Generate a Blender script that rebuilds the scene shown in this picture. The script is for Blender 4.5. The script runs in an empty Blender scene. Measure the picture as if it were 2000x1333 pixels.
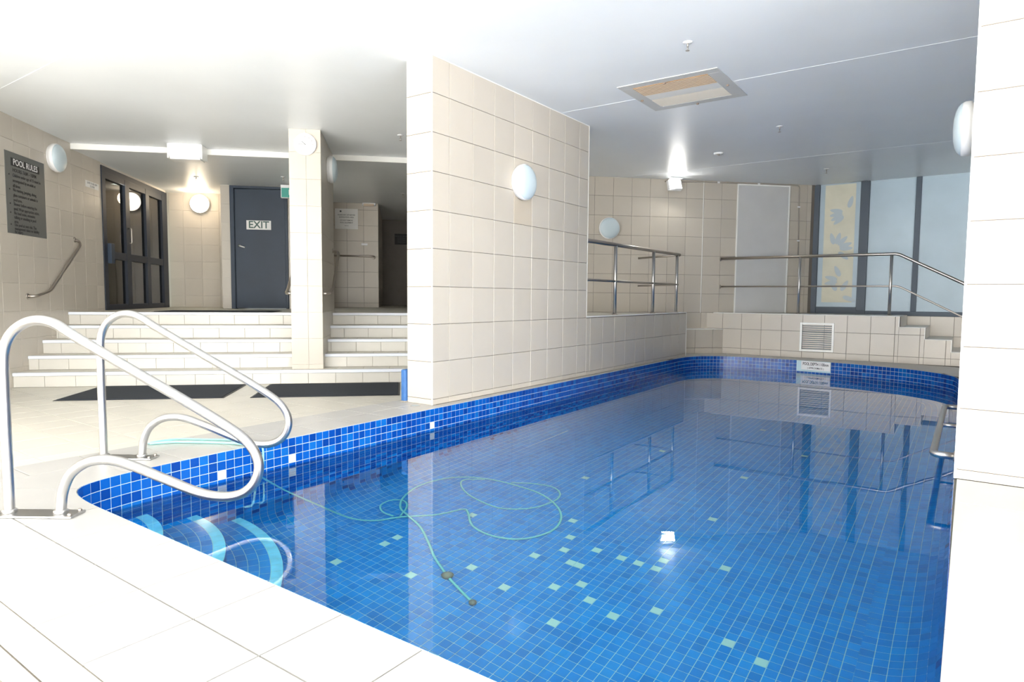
import bpy, bmesh, math, random
from mathutils import Vector, Matrix
from mathutils.geometry import tessellate_polygon
random.seed(7)
D = bpy.data
SC = bpy.context.scene
COL = SC.collection
PI = math.pi
S = math.sqrt(.5)

# ------------------------------------------------------------------ camera
YAW, PITCH, ROLL = math.radians(54.6104), math.radians(-3.91776), math.radians(-.43972)
CAM = Vector((0, 0, .8787))
_f = Vector((math.sin(YAW)*math.cos(PITCH), math.cos(YAW)*math.cos(PITCH), math.sin(PITCH)))
_r = Vector((math.cos(YAW), -math.sin(YAW), 0)); _d = _f.cross(_r)
_rr = _r*math.cos(ROLL)+_d*math.sin(ROLL); _dd = -_r*math.sin(ROLL)+_d*math.cos(ROLL)
cam = D.cameras.new('camera'); cam.sensor_width = 36; cam.lens = 1259.25/2000*36; cam.clip_start = .02; cam.clip_end = 200
co = D.objects.new('camera', cam); COL.objects.link(co); SC.camera = co
co.matrix_world = Matrix(((_rr.x, -_dd.x, -_f.x, CAM.x), (_rr.y, -_dd.y, -_f.y, CAM.y), (_rr.z, -_dd.z, -_f.z, CAM.z), (0, 0, 0, 1)))

# ------------------------------------------------------------------ world, daylight, exposure
w = D.worlds.new('world'); SC.world = w; w.use_nodes = True
w.node_tree.nodes['Background'].inputs[0].default_value = (.80, .90, 1, 1)
w.node_tree.nodes['Background'].inputs[1].default_value = 1.0
SC.view_settings.view_transform = 'Standard'; SC.view_settings.look = 'None'
SC.view_settings.exposure = 0.0; SC.view_settings.gamma = 1; SC.view_settings.use_curve_mapping = False
SC.cycles.max_bounces = 14; SC.cycles.diffuse_bounces = 6; SC.cycles.glossy_bounces = 5; SC.cycles.transmission_bounces = 8
SC.cycles.caustics_refractive = True; SC.cycles.caustics_reflective = True
SC.cycles.sample_clamp_indirect = 30; SC.cycles.blur_glossy = .3
SC.cycles.use_denoising = True
def area(name, loc, aim, sx, sy, power, color=(1, 1, 1), parent=None):
    l = D.lights.new(name, 'AREA'); l.shape = 'RECTANGLE'; l.size = sx; l.size_y = sy; l.energy = power; l.color = color
    o = D.objects.new(name, l); COL.objects.link(o); o.location = loc
    o.rotation_euler = (Vector(aim)-Vector(loc)).to_track_quat('-Z', 'Y').to_euler()
    if parent: o.parent = parent; o.matrix_parent_inverse = parent.matrix_world.inverted()
    return o
# daylight through the big window behind the camera
area('daylight_window', (-6.4, .8, 1.42), (8, .8, 1.35), 11.4, 2.45, 400, (1, .985, .96))
# added light at the unseen near right, brightens the middle wall, stairs and deck
area('side_fill', (.9, -5.0, 1.35), (1.3, 0, 1.35), 5.2, 2.4, 880, (.97, .985, 1))
# added unseen lamp by the rear window, aimed up to brighten the ceiling
area('ceiling_uplight', (-5.9, .8, .30), (-3.6, .8, 2.2), 11, 1.0, 500, (1, .98, .95))
sun = D.lights.new('sun', 'SUN'); sun.energy = 150; sun.angle = .03; sun.color = (.93, .97, 1)
so = D.objects.new('sun', sun); COL.objects.link(so); so.location = (-12, 0, 6); so.rotation_euler = Vector((.89, .0, -.44)).to_track_quat('-Z', 'Y').to_euler()

# ------------------------------------------------------------------ materials
def mat(name, col, rough=.5, metal=0, spec=.5, var=0, noise=0, nscale=6, bump=0, bscale=40, emit=None, estr=0, coat=0):
    m = D.materials.new(name); m.use_nodes = True; nt = m.node_tree; b = nt.nodes['Principled BSDF']
    b.inputs['Base Color'].default_value = (*col, 1); b.inputs['Roughness'].default_value = rough
    b.inputs['Metallic'].default_value = metal; b.inputs['Specular IOR Level'].default_value = spec
    b.inputs['Coat Weight'].default_value = coat
    if emit: b.inputs['Emission Color'].default_value = (*emit, 1); b.inputs['Emission Strength'].default_value = estr
    src = None
    if var or noise:
        hsv = nt.nodes.new('ShaderNodeHueSaturation'); hsv.inputs['Color'].default_value = (*col, 1)
        val = nt.nodes.new('ShaderNodeMath'); val.operation = 'ADD'; val.inputs[0].default_value = 1; val.inputs[1].default_value = 0
        last = val
        if var:
            oi = nt.nodes.new('ShaderNodeObjectInfo'); mr = nt.nodes.new('ShaderNodeMapRange')
            mr.inputs['To Min'].default_value = 1-var; mr.inputs['To Max'].default_value = 1+var
            nt.links.new(oi.outputs['Random'], mr.inputs['Value']); nt.links.new(mr.outputs[0], val.inputs[0])
        if noise:
            tc = nt.nodes.new('ShaderNodeNewGeometry'); nz = nt.nodes.new('ShaderNodeTexNoise'); nz.inputs['Scale'].default_value = nscale
            nz.inputs['Detail'].default_value = 5
            nt.links.new(tc.outputs['Position'], nz.inputs['Vector'])
            m2 = nt.nodes.new('ShaderNodeMapRange'); m2.inputs['From Min'].default_value = .3; m2.inputs['From Max'].default_value = .7
            m2.inputs['To Min'].default_value = -noise; m2.inputs['To Max'].default_value = noise
            nt.links.new(nz.outputs['Fac'], m2.inputs['Value']); nt.links.new(m2.outputs[0], val.inputs[1])
        nt.links.new(last.outputs[0], hsv.inputs['Value']); nt.links.new(hsv.outputs[0], b.inputs['Base Color'])
    if bump:
        tc = nt.nodes.new('ShaderNodeNewGeometry'); nz = nt.nodes.new('ShaderNodeTexNoise'); nz.inputs['Scale'].default_value = bscale
        bp = nt.nodes.new('ShaderNodeBump'); bp.inputs['Strength'].default_value = bump; bp.inputs['Distance'].default_value = .01
        nt.links.new(tc.outputs['Position'], nz.inputs['Vector']); nt.links.new(nz.outputs['Fac'], bp.inputs['Height'])
        nt.links.new(bp.outputs[0], b.inputs['Normal'])
    return m
M = {}
M['tile'] = mat('glazed_wall_tile', (.53, .485, .42), .28, var=.035, noise=.02, nscale=3)
M['grout'] = mat('wall_grout', (.17, .15, .13), .8)
M['lgrout'] = mat('pale_grout', (.60, .57, .52), .8)
M['deck'] = mat('deck_tile', (.44, .43, .415), .38, var=.02, noise=.025, nscale=5)
M['dgrout'] = mat('deck_grout', (.13, .12, .10), .85)
M['hall'] = mat('hall_floor_tile', (.66, .63, .56), .42, var=.02, noise=.03, nscale=4)
M['hgrout'] = mat('hall_grout', (.33, .30, .26), .85)
M['step'] = mat('stair_tile', (.60, .58, .53), .35, var=.03, noise=.02)
M['nosing'] = mat('stair_nosing', (.72, .76, .83), .35)
M['ceil'] = mat('ceiling_paint', (.85, .885, .915), .38, noise=.02, nscale=1.3, bump=.12, bscale=5)
M['white'] = mat('white_paint', (.82, .82, .81), .4)
M['trim'] = mat('white_trim', (.86, .86, .83), .3)
M['chrome'] = mat('brushed_steel', (.54, .535, .53), .30, metal=1)
M['chrome2'] = mat('dull_steel', (.46, .42, .38), .30, metal=1)
M['navy'] = mat('blue_grey_paint', (.018, .036, .066), .5, noise=.08, nscale=3)
M['navyf'] = mat('dark_frame_paint', (.024, .030, .044), .5, spec=.3)
M['winf'] = mat('window_frame_paint', (.030, .052, .080), .45)
M['frost'] = mat('frosted_film', (.36, .46, .53), .35, noise=.05, nscale=2.2)
M['cream'] = mat('yellow_film', (.60, .58, .46), .45, noise=.06, nscale=4)
M['petal'] = mat('petal_film', (.40, .47, .51), .4)
M['mat'] = mat('charcoal_carpet', (.018, .024, .034), .95, noise=.25, nscale=150)
M['sign'] = mat('grey_sign_metal', (.15, .155, .15), .35, metal=.3)
M['black'] = mat('black_ink', (.012, .012, .014), .5)
M['whiteink'] = mat('white_ink', (.75, .75, .75), .5)
M['paper'] = mat('white_sheet', (.80, .80, .79), .5)
M['greyink'] = mat('grey_ink', (.13, .14, .15), .6)
M['green'] = mat('green_sign', (.02, .33, .27), .35)
M['greenink'] = mat('green_grey_ink', (.07, .13, .12), .5)
M['lens'] = mat('opal_lens', (.56, .66, .71), .35)
M['ring'] = mat('white_plastic', (.84, .85, .86), .3)
M['lit'] = mat('lit_lens', (1, .95, .85), .4, emit=(1, .86, .66), estr=9)
M['led'] = mat('led_face', (1, 1, 1), .4, emit=(1, .99, .93), estr=9)
M['blue'] = mat('blue_foam', (.03, .12, .33), .5, noise=.1, nscale=30)
M['hose'] = mat('hose_rubber', (.28, .70, .64), .4)
M['brass'] = mat('brown_fitting', (.30, .22, .17), .45)
M['dark'] = mat('dark_wall', (.24, .22, .20), .6, noise=.05)
M['darkroom'] = mat('dark_room_wall', (.30, .36, .29), .7)
M['door'] = mat('pale_door_panel', (.57, .57, .57), .5, noise=.03, nscale=3)
M['rust'] = mat('rusty_louvre', (.66, .54, .40), .5)
M['ventf'] = mat('vent_frame', (.60, .60, .58), .5)
M['rustpale'] = mat('pale_rusty_paint', (.74, .68, .58), .5)
M['rustdark'] = mat('dark_rust', (.30, .17, .08), .7)
M['louvre'] = mat('grey_louvre', (.34, .40, .43), .4)
M['void'] = mat('dark_void', (.03, .035, .04), .8)
M['cable'] = mat('grey_conduit', (.34, .31, .27), .5)
M['stain'] = mat('rust_stain_tile', (.53, .465, .375), .30)
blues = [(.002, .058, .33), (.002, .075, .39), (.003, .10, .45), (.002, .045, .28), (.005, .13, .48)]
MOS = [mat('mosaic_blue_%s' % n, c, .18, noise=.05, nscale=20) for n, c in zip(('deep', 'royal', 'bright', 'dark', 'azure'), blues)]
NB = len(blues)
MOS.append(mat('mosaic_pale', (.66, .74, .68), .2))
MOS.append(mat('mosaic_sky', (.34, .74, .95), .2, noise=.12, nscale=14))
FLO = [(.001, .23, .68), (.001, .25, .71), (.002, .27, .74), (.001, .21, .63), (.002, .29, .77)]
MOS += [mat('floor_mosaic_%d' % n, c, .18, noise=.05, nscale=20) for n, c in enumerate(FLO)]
M['mgrout'] = mat('mosaic_grout', (.50, .66, .70), .7)
# water: clear refracting body with a slight blue absorption at the surface
m = D.materials.new('pool_water_surface'); m.use_nodes = True; nt = m.node_tree; nt.nodes.clear()
out = nt.nodes.new('ShaderNodeOutputMaterial'); b = nt.nodes.new('ShaderNodeBsdfPrincipled')
b.inputs['Base Color'].default_value = (.48, .97, 1, 1); b.inputs['Roughness'].default_value = 0; b.inputs['IOR'].default_value = 1.333
b.inputs['Transmission Weight'].default_value = 1; b.inputs['Coat Weight'].default_value = .12; b.inputs['Coat Roughness'].default_value = 0; b.inputs['Coat IOR'].default_value = 1.45
tc = nt.nodes.new('ShaderNodeNewGeometry'); nz = nt.nodes.new('ShaderNodeTexNoise'); nz.inputs['Scale'].default_value = 2.2; nz.inputs['Detail'].default_value = 1
bp = nt.nodes.new('ShaderNodeBump'); bp.inputs['Strength'].default_value = .03; bp.inputs['Distance'].default_value = .02
nt.links.new(tc.outputs['Position'], nz.inputs['Vector']); nt.links.new(nz.outputs['Fac'], bp.inputs['Height']); nt.links.new(bp.outputs[0], b.inputs['Normal'])
nt.links.new(b.outputs[0], out.inputs[0]); M['water'] = m
m = D.materials.new('window_glass'); m.use_nodes = True; nt = m.node_tree; nt.nodes.clear()
out = nt.nodes.new('ShaderNodeOutputMaterial'); mx = nt.nodes.new('ShaderNodeMixShader'); fr = nt.nodes.new('ShaderNodeFresnel'); fr.inputs[0].default_value = 1.7
tr = nt.nodes.new('ShaderNodeBsdfTransparent'); tr.inputs[0].default_value = (.55, .62, .56, 1); gl = nt.nodes.new('ShaderNodeBsdfGlossy'); gl.inputs['Roughness'].default_value = .01
nt.links.new(fr.outputs[0], mx.inputs[0]); nt.links.new(tr.outputs[0], mx.inputs[1]); nt.links.new(gl.outputs[0], mx.inputs[2]); nt.links.new(mx.outputs[0], out.inputs[0])
M['glass'] = m

# ------------------------------------------------------------------ helpers
def link(name, me, parent=None, mw=None):
    o = D.objects.new(name, me); COL.objects.link(o)
    if parent: o.parent = parent
    if mw is not None: o.matrix_basis = mw
    return o
def pym(name, vs, fs, mats, mi=None, smooth=False):
    me = D.meshes.new(name); me.from_pydata([tuple(v) for v in vs], [], fs)
    for m_ in (mats if isinstance(mats, list) else [mats]): me.materials.append(m_)
    if mi: me.polygons.foreach_set('material_index', mi)
    if smooth: me.polygons.foreach_set('use_smooth', [True]*len(me.polygons))
    me.update(); return me
def tag(o, label=None, cat=None, group=None, kind=None):
    if label: o['label'] = label
    if cat: o['category'] = cat
    if group: o['group'] = group
    if kind: o['kind'] = kind
    return o
def empty(name, loc=(0, 0, 0), mw=None):
    o = D.objects.new(name, None); COL.objects.link(o); o.empty_display_size = .1
    o.matrix_world = mw if mw is not None else Matrix.Translation(loc)
    return o
def frame(O, U, V, N):
    U, V, N = Vector(U), Vector(V), Vector(N)
    return Matrix(((U.x, V.x, N.x, O[0]), (U.y, V.y, N.y, O[1]), (U.z, V.z, N.z, O[2]), (0, 0, 0, 1)))
def H(u, v, z=0): return Vector(((u+v)*S, (v-u)*S, z))        # hall frame -> world
UH, VH, ZZ = Vector((S, -S, 0)), Vector((S, S, 0)), Vector((0, 0, 1))
def box_me(x0, x1, y0, y1, z0, z1, m_, bev=0):
    bm = bmesh.new(); bmesh.ops.create_cube(bm, size=1)
    for v in bm.verts: v.co = Vector(((x0+x1)/2+v.co.x*(x1-x0), (y0+y1)/2+v.co.y*(y1-y0), (z0+z1)/2+v.co.z*(z1-z0)))
    if bev: bmesh.ops.bevel(bm, geom=bm.edges[:], offset=bev, segments=2, affect='EDGES', profile=.5)
    me = D.meshes.new('box'); bm.to_mesh(me); bm.free(); me.materials.append(m_); return me
def box(name, parent, x0, x1, y0, y1, z0, z1, m_, bev=0, mw=None): return link(name, box_me(x0, x1, y0, y1, z0, z1, m_, bev), parent, mw)
def boxes_me(lst, m_):
    vs, fs = [], []
    for (x0, x1, y0, y1, z0, z1) in lst:
        k = len(vs); vs += [(x, y, z) for z in (z0, z1) for (x, y) in ((x0, y0), (x1, y0), (x1, y1), (x0, y1))]
        fs += [tuple(k+i for i in q) for q in ((3, 2, 1, 0), (4, 5, 6, 7), (0, 1, 5, 4), (1, 2, 6, 5), (2, 3, 7, 6), (3, 0, 4, 7))]
    return pym('boxes', vs, fs, m_)
def prism_me(poly, z0, z1, m_, cham=0):
    if area2(poly) < 0: poly = poly[::-1]
    n = len(poly); vs = [(p[0], p[1], z0) for p in poly]+[(p[0], p[1], z1-cham) for p in poly]; fs = [tuple(range(n-1, -1, -1))]
    for i in range(n): j = (i+1) % n; fs.append((i, j, n+j, n+i))
    if cham:
        c = (sum(p[0] for p in poly)/n, sum(p[1] for p in poly)/n)
        for p in poly:
            d_ = Vector((c[0]-p[0], c[1]-p[1])); L = d_.length or 1; vs.append((p[0]+d_.x/L*cham*1.4, p[1]+d_.y/L*cham*1.4, z1))
        for i in range(n): j = (i+1) % n; fs.append((n+i, n+j, 2*n+j, 2*n+i))
        fs.append(tuple(range(2*n, 3*n)))
    else: fs.append(tuple(range(n, 2*n)))
    return pym('prism', vs, fs, m_)
def area2(p): return sum(p[i][0]*p[(i+1) % len(p)][1]-p[(i+1) % len(p)][0]*p[i][1] for i in range(len(p)))
def clip(poly, a, b, c):                                       # keep a*x+b*y <= c
    o = []
    for i in range(len(poly)):
        p, q = poly[i], poly[(i+1) % len(poly)]; dp, dq = a*p[0]+b*p[1]-c, a*q[0]+b*q[1]-c
        if dp <= 0: o.append(p)
        if (dp < 0 < dq) or (dq < 0 < dp):
            t = dp/(dp-dq); o.append((p[0]+(q[0]-p[0])*t, p[1]+(q[1]-p[1])*t))
    return o
def clip_convex(poly, cv):                                     # cv counter-clockwise
    for i in range(len(cv)):
        if len(poly) < 3: return []
        (x0, y0), (x1, y1) = cv[i], cv[(i+1) % len(cv)]; ex, ey = x1-x0, y1-y0
        poly = clip(poly, ey, -ex, ey*x0-ex*y0)
    return poly
def catmull(P, n=6, closed=False):
    P = [Vector(p) for p in P]; o = []; N = len(P)
    for i in range(N if closed else N-1):
        if closed: a, b_, c, d_ = P[i-1], P[i], P[(i+1) % N], P[(i+2) % N]
        else: a, b_, c, d_ = P[max(i-1, 0)], P[i], P[i+1], P[min(i+2, N-1)]
        for k in range(n):
            t = k/n; o.append(.5*((2*b_)+(c-a)*t+(2*a-5*b_+4*c-d_)*t*t+(3*b_-a-3*c+d_)*t**3))
    if not closed: o.append(P[-1])
    return o
def tube_me(P, r, m_, seg=14, rings=None):
    P = [Vector(p) for p in P]; T = []
    for i in range(len(P)):
        t = (P[min(i+1, len(P)-1)]-P[max(i-1, 0)]); T.append(t.normalized())
    n = T[0].orthogonal().normalized(); vs, fs = [], []
    for i, (p, t) in enumerate(zip(P, T)):
        n = (n-t*n.dot(t)).normalized(); b_ = t.cross(n); rr = r if rings is None else rings[i]
        vs += [p+(n*math.cos(2*PI*k/seg)+b_*math.sin(2*PI*k/seg))*rr for k in range(seg)]
    for i in range(len(P)-1):
        for k in range(seg): a = i*seg+k; b2 = i*seg+(k+1) % seg; fs.append((a, b2, b2+seg, a+seg))
    fs.append(tuple(range(seg-1, -1, -1))); fs.append(tuple((len(P)-1)*seg+k for k in range(seg)))
    me = pym('tube', vs, fs, m_, smooth=True); return me
def tube(name, parent, P, r, m_, seg=14): return link(name, tube_me(P, r, m_, seg), parent)
def corner(P, r=.06, n=6):                                     # round the corners of a polyline
    P = [Vector(p) for p in P]; o = [P[0]]
    for i in range(1, len(P)-1):
        a, b_, c = P[i-1], P[i], P[i+1]; d1 = (a-b_); d2 = (c-b_); q = min(r, d1.length*.45, d2.length*.45)
        s_, e = b_+d1.normalized()*q, b_+d2.normalized()*q
        for k in range(n+1): t = k/n; o.append(s_*(1-t)**2+b_*2*t*(1-t)+e*t*t)
    o.append(P[-1]); return o
def lathe_me(prof, m_, seg=40):                                # (r, z) about local z
    vs, fs = [], []
    for r, z in prof: vs += [(r*math.cos(2*PI*k/seg), r*math.sin(2*PI*k/seg), z) for k in range(seg)]
    for i in range(len(prof)-1):
        for k in range(seg): a = i*seg+k; b_ = i*seg+(k+1) % seg; fs.append((a, b_, b_+seg, a+seg))
    fs.append(tuple(range(seg-1, -1, -1))); fs.append(tuple((len(prof)-1)*seg+k for k in range(seg)))
    return pym('lathe', vs, fs, m_, smooth=True)
def text(name, parent, body, size, m_, x=0, y=0, z=.0, align='CENTER', sx=1, mw=None, ext=.0006, bold=.012):
    c = D.curves.new('t', 'FONT'); c.body = body; c.size = size; c.align_x = align; c.align_y = 'CENTER'; c.extrude = ext; c.space_line = 1.0
    c.resolution_u = 3; c.offset = size*bold
    t = D.objects.new('t', c); COL.objects.link(t); bpy.context.view_layer.update()
    me = D.meshes.new_from_object(t.evaluated_get(bpy.context.evaluated_depsgraph_get())); D.objects.remove(t); D.curves.remove(c)
    me.materials.clear(); me.materials.append(m_)
    for v in me.vertices: v.co = Vector((v.co.x*sx+x, v.co.y+y, v.co.z+z))
    return link(name, me, parent, mw)
def ext_me(P, z0, z1, m_):
    tri = tessellate_polygon([[Vector((x, y, 0)) for x, y in P]]); n = len(P)
    if area2(P) < 0: P = P[::-1]; tri = [tuple(n-1-i for i in t) for t in tri]
    vs = [(x, y, z1) for x, y in P]+[(x, y, z0) for x, y in P]; fs = []
    for t in tri:
        a, b_, c = [Vector(P[i]) for i in t]; fs.append(tuple(t) if (b_-a).cross(c-a) > 0 else tuple(t[::-1]))
    for i in range(n): j = (i+1) % n; fs.append((j, i, n+i, n+j))
    return pym('slab', vs, fs, m_)
_tc = {}
def tile_me(w_, h_, m_, t=.006, c=.0018):
    k = (round(w_, 4), round(h_, 4), m_.name, t)
    if k not in _tc:
        a, b_ = w_/2, h_/2; vs = []
        for (i, z) in ((0, 0), (0, t-c), (c, t)): vs += [(-a+i, -b_+i, z), (a-i, -b_+i, z), (a-i, b_-i, z), (-a+i, b_-i, z)]
        fs = [(8, 9, 10, 11)]
        for L in (0, 4):
            for q in range(4): r = (q+1) % 4; fs.append((L+q, L+r, L+4+r, L+4+q))
        _tc[k] = pym('tile', vs, fs, m_)
    return _tc[k]
def subrect(r, hs):
    rs = [r]
    for (a0, a1, b0, b1) in hs:
        n = []
        for (x0, x1, y0, y1) in rs:
            if a1 <= x0 or a0 >= x1 or b1 <= y0 or b0 >= y1: n.append((x0, x1, y0, y1)); continue
            if y0 < b0: n.append((x0, x1, y0, b0))
            if b1 < y1: n.append((x0, x1, b1, y1))
            yy0, yy1 = max(y0, b0), min(y1, b1)
            if x0 < a0: n.append((x0, a0, yy0, yy1))
            if a1 < x1: n.append((a1, x1, yy0, yy1))
        rs = n
    return rs
PT = .303
def tiles(parent, fr, rects, uo, vo, m_, pu=PT, pv=PT, j=.004, holes=(), t=.006, name='tile', swap=None):
    # fr: frame matrix of the surface; rects (u0,u1,v0,v1) to cover; uo,vo: a grid joint
    n = 0
    for (U0, U1, V0, V1) in rects:
        for i in range(math.floor((U0-uo)/pu+1e-6), math.ceil((U1-uo)/pu-1e-6)):
            for k in range(math.floor((V0-vo)/pv+1e-6), math.ceil((V1-vo)/pv-1e-6)):
                a0, a1, b0, b1 = uo+i*pu+j/2, uo+(i+1)*pu-j/2, vo+k*pv+j/2, vo+(k+1)*pv-j/2
                for (x0, x1, y0, y1) in subrect((max(a0, U0), min(a1, U1), max(b0, V0), min(b1, V1)), holes):
                    if x1-x0 < .012 or y1-y0 < .012: continue
                    mm = swap(i, k) if swap else None
                    link(name, tile_me(x1-x0, y1-y0, mm or m_, t), parent, fr @ Matrix.Translation(((x0+x1)/2, (y0+y1)/2, 0))); n += 1
    return n
def wall(name, x0, x1, y0, y1, z0, z1, m_='grout', fr=None):
    """a solid wall body; with fr the numbers are in the hall frame"""
    o = box(name, None, x0, x1, y0, y1, z0, z1, M[m_]); o['kind'] = 'structure'
    if fr is not None:
        for v in o.data.vertices: v.co = fr @ v.co
    return o
HF = Matrix(((S, S, 0, 0), (-S, S, 0, 0), (0, 0, 1, 0), (0, 0, 0, 1)))

# ------------------------------------------------------------------ levels
ZC, ZL, ZF, ZU, ZW, ZB = 2.757, 2.688, -.13, .648, -.172, -1.2
U_L = -4.1                                                     # left wall plane
# ------------------------------------------------------------------ pool outline (counter-clockwise seen from above)
def yl(x): return 3.372+.011*(x-1.7)                           # left pool edge
outl = [(1.139, .60), (1.139, 1.2), (1.139, 2.0), (1.139, 2.70), (1.140, 2.95), (1.150, 3.09), (1.172, 3.19), (1.215, 3.265), (1.29, 3.31), (1.42, 3.343), (1.60, 3.363)]
outl += [(x, yl(x)) for x in (2.0, 3.0, 4.0, 5.0, 6.0, 7.0, 8.0, 8.8)]
outl += [(9.22, 3.445), (9.52, 3.375), (9.76, 3.20), (9.89, 2.90), (9.935, 2.5), (9.945, 2.1), (9.915, 1.75), (9.84, 1.35), (9.73, 1.0), (9.58, .65), (9.35, .36), (9.05, .15), (8.7, .075)]
outl += [(8.0, .05), (6.0, .035), (4.0, .03), (3.0, .024), (2.0, .016), (1.55, .02), (1.33, .07), (1.2, .20), (1.145, .38)]
dense = [(p.x, p.y) for p in catmull([(a, b, 0) for a, b in outl], 10, True)]
# this list runs clockwise; turn it round
if area2(dense) < 0: dense = dense[::-1]
# resample at the mosaic pitch
MP = .0515
Ls = [0]
for i in range(len(dense)):
    a, b_ = dense[i], dense[(i+1) % len(dense)]; Ls.append(Ls[-1]+math.hypot(b_[0]-a[0], b_[1]-a[1]))
NCOL = round(Ls[-1]/MP)
def at_len(t):
    t %= Ls[-1]; lo, hi = 0, len(Ls)-1
    while hi-lo > 1:
        m_ = (lo+hi)//2
        if Ls[m_] <= t: lo = m_
        else: hi = m_
    a, b_ = dense[lo], dense[(lo+1) % len(dense)]; q = (t-Ls[lo])/max(Ls[lo+1]-Ls[lo], 1e-9)
    return (a[0]+(b_[0]-a[0])*q, a[1]+(b_[1]-a[1])*q)
ring = [at_len(Ls[-1]*i/NCOL) for i in range(NCOL)]
def nrm(i, w_=1):
    a, b_ = ring[(i-w_) % NCOL], ring[(i+w_) % NCOL]; d_ = Vector((b_[0]-a[0], b_[1]-a[1])).normalized(); return Vector((-d_.y, d_.x))   # inward for ccw
RC = .30                                                       # cove radius
NR = [sum((nrm(i+k) for k in range(-5, 6)), Vector((0, 0))).normalized() for i in range(NCOL)]
prof = [(0, -k*MP) for k in range(19)]
zs = prof[-1][1]                                               # start of the cove
RCz = zs-ZB
NA = 8
for k in range(1, NA+1): a = PI/2*k/NA; prof.append((RC*(1-math.cos(a)), zs-RCz*math.sin(a)))

# ------------------------------------------------------------------ swimming pool: basin, mosaic
pool = empty('swimming_pool', (5.5, 1.75, 0)); tag(pool, 'sunken swimming pool lined with blue mosaic tiles and white grout', 'pool')
PI_ = Matrix.Translation((-5.5, -1.75, 0))                     # children keep world numbers
def plink(name, me, parent=pool): return link(name, me, parent, PI_ if parent is pool else None)
def shell_pt(i, k, off=0):
    i %= NCOL; d_, z = prof[k]
    nx = Vector((0, 0, 0)); n2 = NR[i]
    if k >= 18: a = PI/2*min(max(k-18, 0), NA)/NA; nn = Vector((n2.x*math.cos(a), n2.y*math.cos(a), math.sin(a)))
    else: nn = Vector((n2.x, n2.y, 0))
    return Vector((ring[i][0]+n2.x*d_, ring[i][1]+n2.y*d_, z))+nn*off
vs, fs = [], []
for k in range(len(prof)):
    vs += [shell_pt(i, k) for i in range(NCOL)]
for k in range(len(prof)-1):
    for i in range(NCOL): j = (i+1) % NCOL; a = k*NCOL; fs.append((a+i, a+NCOL+i, a+NCOL+j, a+j))
vs += [(.9, -.2, ZB-.0005), (10.2, -.2, ZB-.0005), (10.2, 3.7, ZB-.0005), (.9, 3.7, ZB-.0005)]; fs.append((len(vs)-4, len(vs)-3, len(vs)-2, len(vs)-1))
plink('basin', pym('basin', vs, fs, M['mgrout'], smooth=False))
cand = []                                                      # (size, verts, faces, material)
TH = .0022
def tile_quad(P, Nn, mi):
    """P: four corners ccw seen from the water side"""
    c = (P[0]+P[1]+P[2]+P[3])/4; Q = []
    for p in P: d_ = c-p; Q.append(p+d_*(.0027/max(d_.length, .006)))
    return Q, Nn, mi, c
def rnd():
    r = random.random(); return 0 if r < .2 else 1 if r < .5 else 2 if r < .78 else 3 if r < .88 else 4
allt = []
sign_x, sign_y = (1.545, 1.959), None
for i in range(NCOL):
    cx, cy = ring[i]
    for k in range(len(prof)-1):
        if cx > 9.7 and 1.52 < cy < 1.97 and k < 3: continue   # the depth sign sits here
        P = [shell_pt(i, k), shell_pt(i, k+1), shell_pt(i+1, k+1), shell_pt(i+1, k)]
        Nn = (P[2]-P[0]).cross(P[3]-P[1]); Nn = Nn.normalized() if Nn.length > 1e-8 else Vector((0, 0, 1))
        inw = Vector((NR[i].x, NR[i].y, .3))
        if Nn.dot(inw) < 0: Nn = -Nn; P = P[::-1]
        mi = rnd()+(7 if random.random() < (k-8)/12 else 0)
        if 2.5 < cy < 3.6 and k == 2 and (abs(cx-1.97) < .026 or abs(cx-2.47) < .026 or abs(cx-3.72) < .026): mi = 5
        allt.append(tile_quad(P, Nn, mi))
# floor grid
inner = []
for i in range(0, NCOL, 4): p = shell_pt(i, len(prof)-1); inner.append((p.x, p.y))
def hull(P):
    P = sorted(set(P)); lo, up = [], []
    for L, Q in ((lo, P), (up, P[::-1])):
        for p in Q:
            while len(L) > 1 and (L[-1][0]-L[-2][0])*(p[1]-L[-2][1])-(L[-1][1]-L[-2][1])*(p[0]-L[-2][0]) <= 0: L.pop()
            L.append(p)
    return lo[:-1]+up[:-1]
inner = hull(inner)
pale = [(4.187, 2.321), (3.16, 2.536), (3.491, 1.978), (3.279, 1.872), (2.664, 2.695), (2.564, 2.695), (2.972, 1.967), (3.116, 1.817), (3.219, 1.67), (2.677, 2.169), (3.212, 1.52), (3.019, 1.723), (3.02, 1.672), (3.209, 1.422), (3.213, 1.321), (2.382, 2.373), (2.612, 1.911), (2.756, 1.663), (2.855, 1.567), (2.753, 1.464), (2.848, 1.168), (2.694, 1.314), (2.495, 1.509), (3.994, 1.279), (3.312, 1.321), (3.418, 1.025), (2.839, .823), (2.787, .676), (5.697, 1.092), (4.9, 1.3), (2.25, 2.75), (6.4, 1.6), (5.2, 2.1)]
fo = (.010, .011)
pc = {(math.floor((x-fo[0])/MP), math.floor((y-fo[1])/MP)) for x, y in pale}
for i in range(24, 193):
    for k in range(4, 66):
        x0, y0 = fo[0]+i*MP, fo[1]+k*MP
        cell = clip_convex([(x0, y0), (x0+MP, y0), (x0+MP, y0+MP), (x0, y0+MP)], inner)
        if len(cell) < 3 or abs(area2(cell)) < .0012: continue
        P = [Vector((a, b_, ZB)) for a, b_ in cell]; c = sum(P, Vector())/len(P)
        Q = [p+(c-p)*(.0027/max((c-p).length, .006)) for p in P]
        allt.append((Q, Vector((0, 0, 1)), 5 if (i, k) in pc else 7+rnd(), c))
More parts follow.
